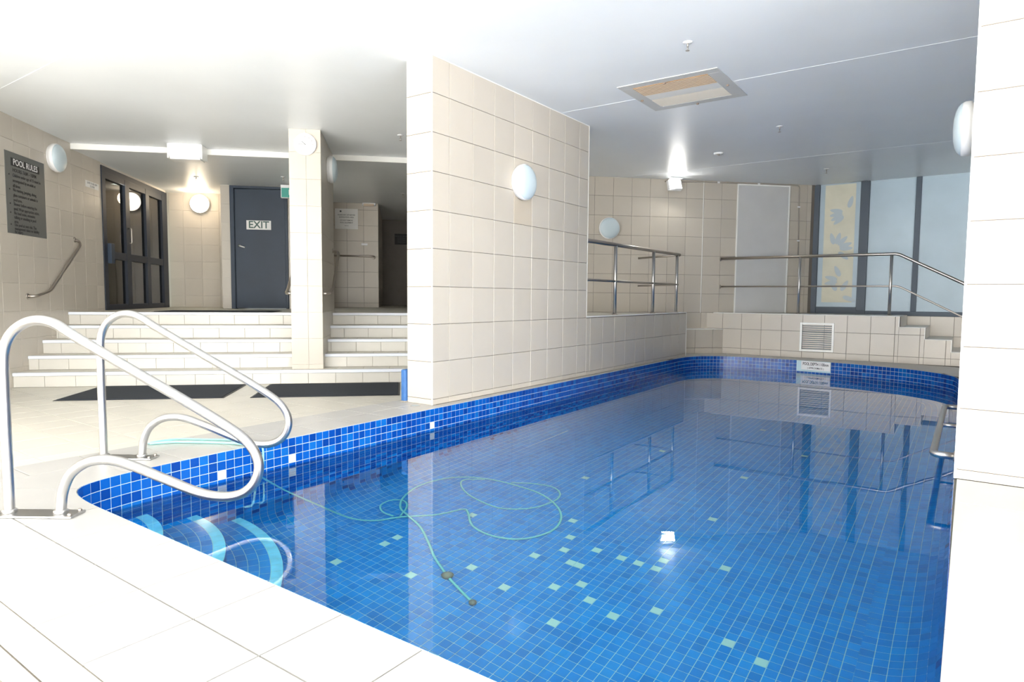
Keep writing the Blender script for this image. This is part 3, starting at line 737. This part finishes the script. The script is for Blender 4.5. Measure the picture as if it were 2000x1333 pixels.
area('lobby_fill', H(U_L-1.2, 11, 2.5), H(U_L-1.2, 11, 0), 1.2, 2.5, 50, (.9, 1, .92))  # lamp added out of sight in the lobby to brighten the glazed doors

# ------------------------------------------------------------------ round bulkhead lamps
def lamp(O, N, label, lit=False):
    N = Vector(N); U = ZZ.cross(N).normalized(); r = empty('wall_lamp', mw=frame(O, U, ZZ, N)); tag(r, label, 'lamp', 'round bulkhead wall lamps')
    link('base_ring', lathe_me([(.150, 0), (.155, .008), (.152, .018), (.165, .022), (.167, .055), (.160, .068)], M['ring']), r)
    link('lens', lathe_me([(.161, .060), (.156, .075), (.140, .090), (.11, .103), (.07, .111), (.02, .114), (.004, .114)], M['lit'] if lit else M['lens']), r)
    return r
lamp((5.05, WY, 1.95), (0, -1, 0), 'round white bulkhead lamp on the big tiled wall above rust streaks')
lamp(H(U_L, 8.60, 2.487), UH, 'round white bulkhead lamp beside the grey rules sign on the left wall')
lamp(H(3.18, VB, 1.961), -VH, 'round unlit lamp on the beige back wall above the walkway rail')
lamp(H(-.918, 8.46, 2.45), UH, 'round lamp seen edge-on on the side of the stair pillar')
lamp((5.0, .03, 1.95), (0, 1, 0), 'large domed lamp seen in profile on the right wall edge')
ll = lamp(H(-3.565, 12.45, 2.492), -VH, 'glowing warm round lamp at the end of the landing left of the exit door', True)
pt = D.lights.new('lamp_glow', 'POINT'); pt.energy = 9; pt.color = (1, .8, .56); pt.shadow_soft_size = .12
po = D.objects.new('lamp_glow', pt); COL.objects.link(po); po.parent = ll; po.location = (0, .02, .30)
# rust streaks on the wall below the big lamp
for (dx, w_, L, y0) in ((-.07, .02, .22, 0), (-.02, .016, .30, .0), (.035, .022, .26, .01), (.075, .012, .16, .01)):
    blob(wm, frame((5.05+dx, WY+.006, 1.77-y0), (1, 0, 0), (0, 0, 1), (0, -1, 0)), [(-w_/2, 0), (-w_*.3, -L*.6), (0, -L), (w_*.35, -L*.5), (w_/2, 0)], M['stain'])
# LED flood lamp
fl_ = empty('flood_lamp', mw=HF @ Matrix.Translation((4.21, VB, 2.70))); tag(fl_, 'square lit floodlight high on the back wall by the ceiling', 'lamp')
tube('bracket', fl_, [(-.11, -.005, .02), (-.11, -.12, .035), (.11, -.12, .035), (.11, -.005, .02)], .008, M['chrome2'], 8)
R_ = Matrix.Translation((0, -.12, -.04)) @ Matrix.Rotation(math.radians(-25), 4, 'X')
hs = link('housing', box_me(-.11, .11, -.02, .05, -.09, .09, M['ring'], .008), fl_, R_)
link('led_panel', box_me(-.095, .095, -.024, -.018, -.078, .078, M['led']), fl_, R_)
link('led_panel', box_me(-.10, .10, -.10, -.02, .078, .082, M['ring']), fl_, Matrix.Translation((0, -.12, -.04)))
a_ = area('flood_beam', H(4.21, VB-.2, 2.62), H(4.0, VB-1.3, 1.7), .2, .16, 9, (1, .98, .92))
a_.parent = fl_; a_.matrix_parent_inverse = (HF @ Matrix.Translation((4.21, VB, 2.70))).inverted()
# conduit along the top of the back wall and down beside the door
cd = empty('cable_conduit', mw=HF @ Matrix.Translation((5.3, VB-.01, 2.74))); tag(cd, 'thin grey cable run along the ceiling edge and down beside the pale door', 'cable')
tube('cable', cd, corner([(-.97, 0, -.02), (-.6, 0, -.003), (1.10, 0, -.003), (1.125, 0, -.03), (1.15, 0, -1.15)], .03, 4), .009, M['cable'], 8)
for (x, z) in ((1.128, -.35), (1.14, -.9), (-.3, -.003), (.4, -.003)): box('clip', cd, x-.02, x+.02, -.014, .01, z-.012, z+.012, M['ring'], .003)

# ------------------------------------------------------------------ steel rails
def grab(base, prof_, ang, label):
    a = math.radians(ang); d_ = Vector((math.cos(a), math.sin(a), 0)); r = empty('pool_handrail', mw=frame(base, d_, (-d_.y, d_.x, 0), (0, 0, 1)))
    tag(r, label, 'handrail', 'pool entry grab rails')
    tube('tube_rail', r, catmull([(t, 0, z) for t, z in prof_], 5), .0195, M['chrome'], 22)
    box('base_plate', r, -.055, .275, -.045, .045, .0005, .010, M['chrome'], .003)
    for t in (0, .205): link('collar', lathe_me([(.026, .009), (.026, .022), (.021, .026)], M['chrome'], 20), r, Matrix.Translation((t, 0, 0)))
    for (t, y) in ((-.04, .03), (-.04, -.03), (.26, .03), (.26, -.03)):
        link('bolt', lathe_me([(.009, .009), (.009, .016), (.004, .020)], M['chrome2'], 6), r, Matrix.Translation((t, y, 0)))
PR = [(0, .004), (0, .2), (0, .42), (.002, .60), (.014, .675), (.045, .728), (.095, .763), (.15, .774), (.212, .760), (.285, .714), (.42, .633), (.57, .545), (.72, .458), (.86, .372), (.935, .318), (.98, .262), (.995, .20), (.975, .137), (.925, .095), (.85, .082), (.755, .098), (.62, .152), (.51, .197), (.44, .220), (.375, .226), (.31, .212), (.25, .168), (.217, .10), (.207, .04), (.205, .004)]
grab((.890, 3.070, 0), PR, -55, 'near steel grab rail looping over the pool corner, closest to camera')
grab((1.510, 3.748, 0), PR, -55, 'second steel grab rail on the deck behind the nearest one')
def rail(name, label, mw, parts): 
    r = empty(name, mw=mw); tag(r, label, 'handrail', None)
    for (nm, P, rad, m_) in parts: tube(nm, r, P, rad, M[m_], 12)
    return r
# left guard rail on the low wall
def flange(parent, loc, N, rad=.035):
    N = Vector(N); U = N.orthogonal().normalized(); V = N.cross(U)
    link('flange', lathe_me([(rad, 0), (rad, .008), (rad*.6, .012)], M['chrome2'], 18), parent, frame(loc, U, V, N))
r = empty('guard_rail', (8.0, 3.57, .667)); tag(r, 'steel guard rail with three posts on the low tiled wall right of the big wall', 'handrail', 'steel guard rails')
zt, zm = 1.522-.667, 1.080-.667
tube('top_rail', r, [(-1.9, 0, zt), (1.31, 0, zt)], .024, M['chrome2'], 14)
tube('middle_rail', r, [(-1.9, 0, zm), (1.27, 0, zm)], .015, M['chrome2'], 12)
for x in (-.80, .36, 1.22):
    tube('post', r, [(x, 0, .0), (x, 0, zt)], .022, M['chrome'], 14); flange(r, (x, 0, 0), (0, 0, 1), .038)
tube('wall_arm', r, corner([(1.2, 0, zt), (1.33, .02, zt-.005), (1.18, .60, zt-.04)], .04), .015, M['chrome2'], 10)
tube('wall_arm', r, corner([(1.2, 0, zm), (1.30, .02, zm-.002), (1.18, .60, zm-.02)], .04), .012, M['chrome2'], 10)
# right guard rail along the far walkway and down its steps
r = empty('guard_rail', (10.47, 1.5, .653)); tag(r, 'long steel guard rail in front of the frosted windows, sloping down to the right', 'handrail', 'steel guard rails')
zt, zm = 1.518-.653, 1.070-.653
yb = lambda y: y-1.5
tube('top_rail', r, corner([(0, yb(3.32), zt), (0, yb(.86), zt), (0, yb(.095), 1.102-.653), (0, yb(-.6), .72-.653)], .05), .022, M['chrome2'], 14)
tube('middle_rail', r, corner([(0, yb(3.30), zm), (0, yb(.84), zm), (0, yb(.095), .662-.653), (0, yb(-.4), .40-.653)], .05), .012, M['chrome2'], 10)
for y in (2.13, .935):
    tube('post', r, [(0, yb(y), 0), (0, yb(y), zt)], .02, M['chrome'], 14); flange(r, (0, yb(y), 0), (0, 0, 1), .036)
flange(r, (0, yb(3.33), zt), (0, -1, 0), .04); flange(r, (0, yb(3.32), zm), (0, -1, 0), .03)
# handrail on the left wall
r = empty('stair_handrail', mw=HF @ Matrix.Translation((U_L, 8.45, 1.0))); tag(r, 'sloping steel stair handrail on the left wall below the rules sign', 'handrail', 'stair handrails')
tube('tube_rail', r, corner([(0.004, -.50, -.155), (.075, -.46, -.155), (.09, -.22, -.10), (.09, .55, .49), (.06, .60, .535), (.004, .60, .56)], .07), .017, M['chrome2'], 12)
flange(r, (0, -.50, -.155), (1, 0, 0), .035); flange(r, (0, .60, .56), (1, 0, 0), .035)
for (u0, sg, lab) in ((-.918, 1, 'curved handrail on the right face of the stair pillar'), (-1.268, -1, 'curved handrail mostly hidden behind the left face of the stair pillar')):
    r = empty('stair_handrail', mw=HF @ Matrix.Translation((u0, 8.0, 1.0))); tag(r, lab, 'handrail', 'stair handrails')
    tube('tube_rail', r, corner([(sg*.004, -.20, -.10), (sg*.07, -.16, -.10), (sg*.085, .10, -.03), (sg*.085, .80, .42), (sg*.06, .90, .46), (sg*.004, .90, .47)], .06), .017, M['chrome2'], 12)
    flange(r, (0, -.20, -.10), (sg, 0, 0), .035); flange(r, (0, .90, .47), (sg, 0, 0), .03)
r = empty('hall_handrail', mw=HF @ Matrix.Translation((-.95, 13.10, 1.655))); tag(r, 'straight horizontal handrail on the wall below the white notice', 'handrail')
tube('tube_rail', r, corner([(-.6, -.07, 0), (.36, -.07, 0), (.385, -.06, -.01), (.385, -.004, -.02)], .02), .018, M['chrome2'], 12); flange(r, (.385, 0, -.02), (0, -1, 0), .035)
# grab rail beside the water on the right wall
r = empty('grab_bar', (5.2, .03, .03)); tag(r, 'steel grab bar above the water at the right wall', 'handrail')
tube('tube_rail', r, corner([(-.98, .002, 0), (-.98, .105, 0), (.98, .105, 0), (.98, .002, 0)], .05), .019, M['chrome'], 14)
tube('stub', r, [(.05, .002, 0), (.05, .105, 0)], .014, M['chrome'], 12)
for x in (-.98, .05, .98): flange(r, (x, 0, 0), (0, 1, 0), .03)

# ------------------------------------------------------------------ signs
def plate(name, label, cat, mw, w_, h_, m_, t=.004):
    r = empty(name, mw=mw); tag(r, label, cat); link('panel', box_me(-w_/2, w_/2, -h_/2, h_/2, 0.0005, t, M[m_], .0008), r); return r
fs_ = HF @ frame((U_L, 8.012, 1.945), (0, 1, 0), (0, 0, 1), (1, 0, 0))
sg = plate('rules_sign', 'tall grey metal pool rules sign on the left wall', 'sign', fs_, .755, .862, 'sign')
link('header', box_me(-.27, .27, .288, .372, .004, .006, M['black']), sg)
text('lettering', sg, 'POOL RULES', .092, M['whiteink'], 0, .33, .0065, sx=.90)
text('lettering', sg, 'HOURS 7AM - 10PM', .055, M['black'], -.02, .245, .0045, sx=.95)
rules = [(.19, 'Children under age of 15 must be'), (.135, 'accompanied by an adult at'), (.08, 'all times.'), (.035, 'No running, jumping, diving,'), (-.02, 'glass containers or animals in'), (-.07, 'pool area.'),
         (-.115, 'Shower before entering the'), (-.165, 'pool. Wear appropriate attire.'), (-.21, 'No loud noise, excessive'), (-.255, 'talking or smoking in pool'), (-.30, 'area.'), (-.335, 'Use pool at own risk. The'), (-.375, 'management takes no liability'), (-.41, 'for injury.')]
for y, t in rules: text('lettering', sg, t, .046, M['black'], -.25, y, .0045, 'LEFT', sx=.86)
for y in (.19, .035, -.115, -.21, -.335): link('bullet', lathe_me([(.009, .004), (.009, .0052)], M['black'], 10), sg, Matrix.Translation((-.31, y, 0)))
s2 = plate('small_sign', 'small white label on the left wall beside the glazed door', 'sign', HF @ frame((U_L, 9.575, 2.327), (0, 1, 0), (0, 0, 1), (1, 0, 0)), .37, .085, 'paper', .003)
text('lettering', s2, 'GATE TO BE KEPT', .036, M['greyink'], 0, .016, .0032); text('lettering', s2, 'CLOSED', .036, M['greyink'], 0, -.022, .0032)
s3 = plate('notice', 'white paper notice on the tiled wall right of the stair pillar', 'notice', HF @ frame((-1.082, 13.10, 2.376), (1, 0, 0), (0, 0, 1), (0, -1, 0)), .435, .392, 'paper', .003)
for y, t, sz in ((.075, 'PLEASE DRY OFF BEFORE', .036), (.03, 'EXITING POOL AREA', .036), (-.03, 'DO NOT REMOVE', .036), (-.075, 'POOL EQUIPMENT', .036), (-.13, 'Thank you', .022)): text('lettering', s3, t, sz, M['greyink'], 0, y, .0032, sx=.82)
link('emblem', lathe_me([(.018, .003), (.018, .0036)], M['greyink'], 12), s3, Matrix.Translation((-.11, .145, 0)))
s4 = plate('wall_sign', 'small black sign on the dark wall at the end of the corridor', 'sign', HF @ frame((-.02, 15.80, 2.235), (1, 0, 0), (0, 0, 1), (0, -1, 0)), .34, .255, 'black', .006)
for y in (.07, .025, -.02, -.07): text('lettering', s4, 'NO ENTRY BEYOND' if y > .05 else 'STAFF ONLY', .035, M['greyink'], 0, y, .0062)
# illuminated exit sign, half hidden by the pillar
s5 = empty('exit_sign', mw=HF @ Matrix.Translation((-1.74, 11.0, 2.545))); tag(s5, 'green and white exit sign hanging at the pillar beside the blue door', 'sign')
box('housing', s5, -.19, .19, -.03, .03, -.105, .105, M['ring'], .006); box('face', s5, -.178, .178, -.033, -.028, -.095, .055, M['green'])
text('lettering', s5, 'EXIT', .12, M['whiteink'], mw=frame((.05, -.033, -.02), (1, 0, 0), (0, 0, 1), (0, -1, 0)), ext=.001)
tube('hanger', s5, [(0, 0, .10), (0, 0, .142)], .01, M['ring'], 8)
# pool depth sign on the far mosaic
pa = Vector((9.945, 1.957, 0)); pb = Vector((9.872, 1.547, 0)); du = (pb-pa).normalized(); nn = du.cross(ZZ); nn = nn if nn.x < 0 else -nn
s6 = plate('depth_sign', 'white pool depth sign on the far pool edge above the water', 'sign', frame(((pa+pb)/2+nn*.012-ZZ*.067), du, ZZ, nn), .40, .125, 'paper', .005)
text('lettering', s6, 'POOL DEPTH 1100mm', .058, M['black'], 0, .022, .0055, sx=.62, bold=.02); text('lettering', s6, '( APPROXIMATE )', .036, M['black'], 0, -.034, .0055, sx=.8)

# ------------------------------------------------------------------ vents, ceiling fittings, clock
lv = empty('wall_louvre', (XF, 1.842, .316)); tag(lv, 'white framed grey louvre in the far stepped wall', 'vent')
W2, H2 = .232, .215
for (a, b_, z0, z1) in ((-W2, -W2+.03, -H2, H2), (W2-.03, W2, -H2, H2), (-W2+.03, W2-.03, -H2, -H2+.03), (-W2+.03, W2-.03, H2-.03, H2)): box('frame', lv, -.014, .004, a, b_, z0, z1, M['trim'], .003)
box('backing', lv, .002, .005, -W2+.02, W2-.02, -H2+.02, H2-.02, M['void'])
for k in range(12):
    z = -H2+.045+k*.0305; link('slat', box_me(-.011, .011, -W2+.03, W2-.03, -.002, .002, M['louvre']), lv, Matrix.Translation((-.004, 0, z)) @ Matrix.Rotation(math.radians(-30), 4, 'Y'))
cv = empty('ceiling_vent', (5.78, 2.22, ZC)); tag(cv, 'square ceiling vent with rusty slats over the pool', 'vent')
A, B = .435, .45
for (a, b_, c, d_) in ((-A, -A+.10, -B, B), (A-.10, A, -B, B), (-A+.10, A-.10, -B, -B+.115), (-A+.10, A-.10, B-.115, B)): box('frame', cv, a, b_, c, d_, -.007, -.0005, M['ventf'], .002)
box('backing', cv, -A+.1, A-.1, -B+.1, B-.1, -.0015, -.0005, M['rustpale'])
box('cover_plate', cv, -.09, .07, -B+.112, B-.112, -.008, -.004, M['trim'], .001)
for k in range(13):
    x = (-.322+k*.036) if k < 7 else (.09+(k-7)*.038)
    m_ = M['rust'] if k < 7 else M['rustpale']
    link('slat', box_me(-.016, .016, -B+.112, B-.112, -.0012, .0012, m_), cv, Matrix.Translation((x, 0, -.0075)) @ Matrix.Rotation(math.radians(14), 4, 'Y'))
    if k < 7: box('slat_edge', cv, x-.018, x-.0135, -B+.112, B-.112, -.0135, -.004, M['rustdark'])
for (x, y) in ((-.36, .03), (.38, 0), (0, .40), (0, -.40)): link('screw', lathe_me([(.014, 0), (.014, .008), (.005, .012)], M['brass'], 8), cv, Matrix.Translation((x, y, -.017)) @ Matrix.Rotation(PI, 4, 'X'))
def sprinkler(x, y, z, label):
    r = empty('sprinkler', (x, y, z)); tag(r, label, 'sprinkler', 'ceiling sprinklers')
    link('escutcheon', lathe_me([(.004, -.010), (.032, -.006), (.036, -.0005)], M['ring'], 20), r)
    tube('pipe', r, [(0, 0, -.004), (0, 0, -.035)], .007, M['chrome2'], 8)
    for s_ in (-1, 1): tube('arm', r, [(s_*.006, 0, -.033), (s_*.013, 0, -.045), (s_*.004, 0, -.06)], .0025, M['chrome2'], 6)
    link('deflector', lathe_me([(.014, -.063), (.015, -.060), (.004, -.058)], M['chrome2'], 12), r)
sprinkler(4.714, 1.785, ZC, 'ceiling sprinkler in front of the rusty ceiling vent, nearest the camera')
sprinkler(7.526, 1.79, ZC, 'ceiling sprinkler behind the vent, over the middle of the pool')
sprinkler(10.318, 1.79, ZC, 'farthest ceiling sprinkler, above the white wall louvre')
sprinkler(5.497, 5.528, ZC, 'ceiling sprinkler left of the big tiled wall')
p = H(*((-3.13, 10.74))); sprinkler(p.x, p.y, ZL, 'hall sprinkler between the glowing lamp and the white box')
p = Vector((5.38, 9.806)); sprinkler(8.285, 8.275, ZL, 'hall sprinkler right of the stair pillar over the corridor')
sprinkler(6.121, 8.666, ZL, 'hall sprinkler just left of the stair pillar near the exit sign')
# detector bodies
r = empty('ceiling_detector', (8.45, 2.75, ZC)); tag(r, 'small flat white detector on the ceiling before the floodlight', 'detector')
link('body', lathe_me([(.03, -.022), (.055, -.018), (.06, -.006), (.06, -.0005)], M['ring'], 24), r)
link('sensor', lathe_me([(.012, -.032), (.016, -.022)], M['chrome2'], 12), r)
r = empty('emergency_light', mw=HF @ Matrix.Translation((-.65, 13.10, 2.665))); tag(r, 'cream oval emergency light at the top of the wall right of the notice', 'lamp')
link('body', box_me(-.13, .13, -.07, -.001, -.035, .04, M['ring'], .025), r); link('lens', box_me(-.10, .10, -.085, -.06, -.04, .01, M['rust'], .01), r)
r = empty('light_switch', mw=HF @ Matrix.Translation((-.742, 13.10, 1.888))); tag(r, 'small cream switch plate above the hall handrail', 'switch')
link('plate', box_me(-.06, .06, -.009, -.0005, -.02, .02, M['ring'], .003), r); link('rocker', box_me(-.02, .02, -.013, -.008, -.01, .01, M['ring'], .002), r)
# white box light below the ceiling in front of the beam
r = empty('batten_light', mw=HF @ Matrix.Translation((-2.68, 8.86, ZC))); tag(r, 'white box light fitting on the ceiling in front of the white beam', 'lamp')
vs = [(-.19, -.1, -.001), (.19, -.1, -.001), (.19, .12, -.001), (-.19, .12, -.001), (-.195, -.115, -.085), (.195, -.115, -.085), (.205, .13, -.085), (-.205, .13, -.085), (-.175, -.085, -.19), (.175, -.085, -.19), (.175, .11, -.19), (-.175, .11, -.19)]
fs = [(0, 1, 2, 3)]+[(a+L, a+4+L, (a+1) % 4+4+L, (a+1) % 4+L) for L in (0, 4) for a in range(4)]+[(11, 10, 9, 8)]
link('diffuser', pym('diffuser', vs, [f[::-1] for f in fs], M['ring']), r)
link('end_cap', box_me(.186, .206, -.105, .12, -.185, -.004, M['trim'], .006), r); link('end_cap', box_me(-.206, -.186, -.105, .12, -.185, -.004, M['trim'], .006), r)
# clock
ck = empty('wall_clock', mw=HF @ frame((-1.086, 7.74, 2.586), (1, 0, 0), (0, 0, 1), (0, -1, 0))); tag(ck, 'round white wall clock near the top of the stair pillar', 'clock')
link('rim', lathe_me([(.124, .001), (.126, .02), (.118, .032), (.104, .026), (.100, .014)], M['ring'], 44), ck)
link('face', lathe_me([(.101, .012), (.101, .015)], M['paper'], 40), ck)
for k in range(12):
    a = k*PI/6; link('hour_mark', box_me(-.0018, .0018, .078, .09 if k % 3 else .094, .0155, .0163, M['cable']), ck, Matrix.Rotation(a, 4, 'Z'))
for (a, L, w_) in ((48, .05, .003), (92, .075, .002)): link('hand', box_me(-w_, w_, -.01, L, .017, .018, M['greyink']), ck, Matrix.Rotation(math.radians(a), 4, 'Z'))

# ------------------------------------------------------------------ mats, drain, post, hose
def doormat(u0, u1, v0, v1, z, label):
    c = ((u0+u1)/2, (v0+v1)/2); r = empty('floor_mat', mw=HF @ Matrix.Translation((*c, z))); tag(r, label, 'mat', 'dark floor mats')
    link('pile', box_me(-(u1-u0)/2+.02, (u1-u0)/2-.02, -(v1-v0)/2+.02, (v1-v0)/2-.02, .0005, .010, M['mat'], .003), r)
    a, b_ = (u1-u0)/2, (v1-v0)/2
    link('rubber_edge', boxes_me([(-a, a, -b_, -b_+.02, .0005, .005), (-a, a, b_-.02, b_, .0005, .005), (-a, -a+.02, -b_+.02, b_-.02, .0005, .005), (a-.02, a, -b_+.02, b_-.02, .0005, .005)], M['black']), r)
doormat(-3.24, -1.73, 6.62, 7.60, ZF, 'dark floor mat at the stair foot, left one of two')
doormat(-1.48, -.035, 6.60, 7.56, ZF, 'dark floor mat at the stair foot, right one beside the big wall')
doormat(-3.2, -1.72, 8.98, 9.72, ZU, 'dark mat on the landing at the top of the stairs')
r = empty('floor_drain', (3.735, 3.60, 0)); tag(r, 'small round drain cover in the deck at the corner of the big wall', 'drain')
link('cover', lathe_me([(.036, .0005), (.036, .003), (.03, .004), (.005, .004)], M['louvre'], 28), r); link('ring', lathe_me([(.042, .0002), (.042, .0022), (.036, .0026)], M['chrome2'], 28), r)
r = empty('edge_pad', (3.835, 3.83, 0)); tag(r, 'short blue upright pad at the hall side of the big wall foot', 'pad')
link('pad', box_me(-.035, .10, -.05, .0, .004, .272, M['blue'], .012), r); link('foot', box_me(-.042, .108, -.052, .002, .0005, .012, M['cable'], .003), r)
# hose
ho = [(1.80, 3.86, .010), (1.90, 3.80, .010), (2.00, 3.66, .010), (2.08, 3.52, .010), (2.12, 3.40, .012), (2.135, 3.362, -.01), (2.15, 3.355, -.10), (2.19, 3.34, -.25), (2.30, 3.28, -.55), (2.45, 3.18, -.85), (2.60, 3.08, -1.10), (2.72, 2.98, -1.18), (2.87, 2.89, -1.187), (3.03, 2.74, -1.187), (3.2, 2.66, -1.187), (3.18, 2.60, -1.187), (3.05, 2.46, -1.187), (3.01, 2.30, -1.187), (3.05, 2.15, -1.187), (3.15, 2.06, -1.187), (3.30, 2.02, -1.187), (3.47, 2.07, -1.187), (3.62, 2.2, -1.187), (3.73, 2.4, -1.187), (3.76, 2.64, -1.187), (3.75, 2.84, -1.187), (3.68, 3.02, -1.185), (3.52, 3.12, -1.16), (3.30, 3.15, -1.15), (3.10, 3.10, -1.17), (2.97, 3.00, -1.185), (2.90, 2.86, -1.172), (2.84, 2.70, -1.187), (2.72, 2.52, -1.187), (2.61, 2.37, -1.187), (2.51, 2.19, -1.187), (2.46, 2.08, -1.187), (2.40, 1.93, -1.187)]
hr = empty('pool_hose', (2.9, 2.7, ZB)); tag(hr, 'pale turquoise hose looped on the pool floor and over the left edge', 'hose')
HM = Matrix.Translation((-2.9, -2.7, -ZB))
link('tube', tube_me(catmull(ho, 6), .0078, M['hose'], 10), hr, HM)
link('loop', tube_me(catmull([(3.72, 2.88, -1.18), (3.62, 3.0, -1.187), (3.50, 2.92, -1.187), (3.40, 2.74, -1.187), (3.36, 2.5, -1.187), (3.43, 2.36, -1.187), (3.54, 2.28, -1.187), (3.71, 2.25, -1.187), (3.83, 2.3, -1.187), (3.89, 2.41, -1.187), (3.86, 2.56, -1.187), (3.77, 2.68, -1.175)], 6), .0066, M['hose'], 10), hr, HM)
link('loop', tube_me(catmull([(2.87, 2.90, -1.178), (3.0, 2.97, -1.175), (3.06, 3.06, -1.178), (3.0, 3.12, -1.16), (2.9, 3.11, -1.16), (2.84, 3.03, -1.17), (2.84, 2.93, -1.175)], 6), .0066, M['hose'], 10), hr, HM)
link('fitting', lathe_me([(.012, 0), (.03, .004), (.034, .02), (.02, .03), (.006, .032)], M['brass'], 14), hr, HM @ Matrix.Translation((2.51, 2.19, -1.197)))
link('nozzle', lathe_me([(.010, 0), (.020, .006), (.020, .02), (.008, .03)], M['brass'], 12), hr, HM @ Matrix.Translation((2.40, 1.93, -1.197)))
link('strand', tube_me(catmull([(1.80, 3.88, .009), (1.95, 3.86, .009), (2.06, 3.70, .009), (2.15, 3.56, .009), (2.19, 3.44, .009), (2.20, 3.36, -.005), (2.20, 3.352, -.12)], 6), .006, M['hose'], 8), hr, HM)
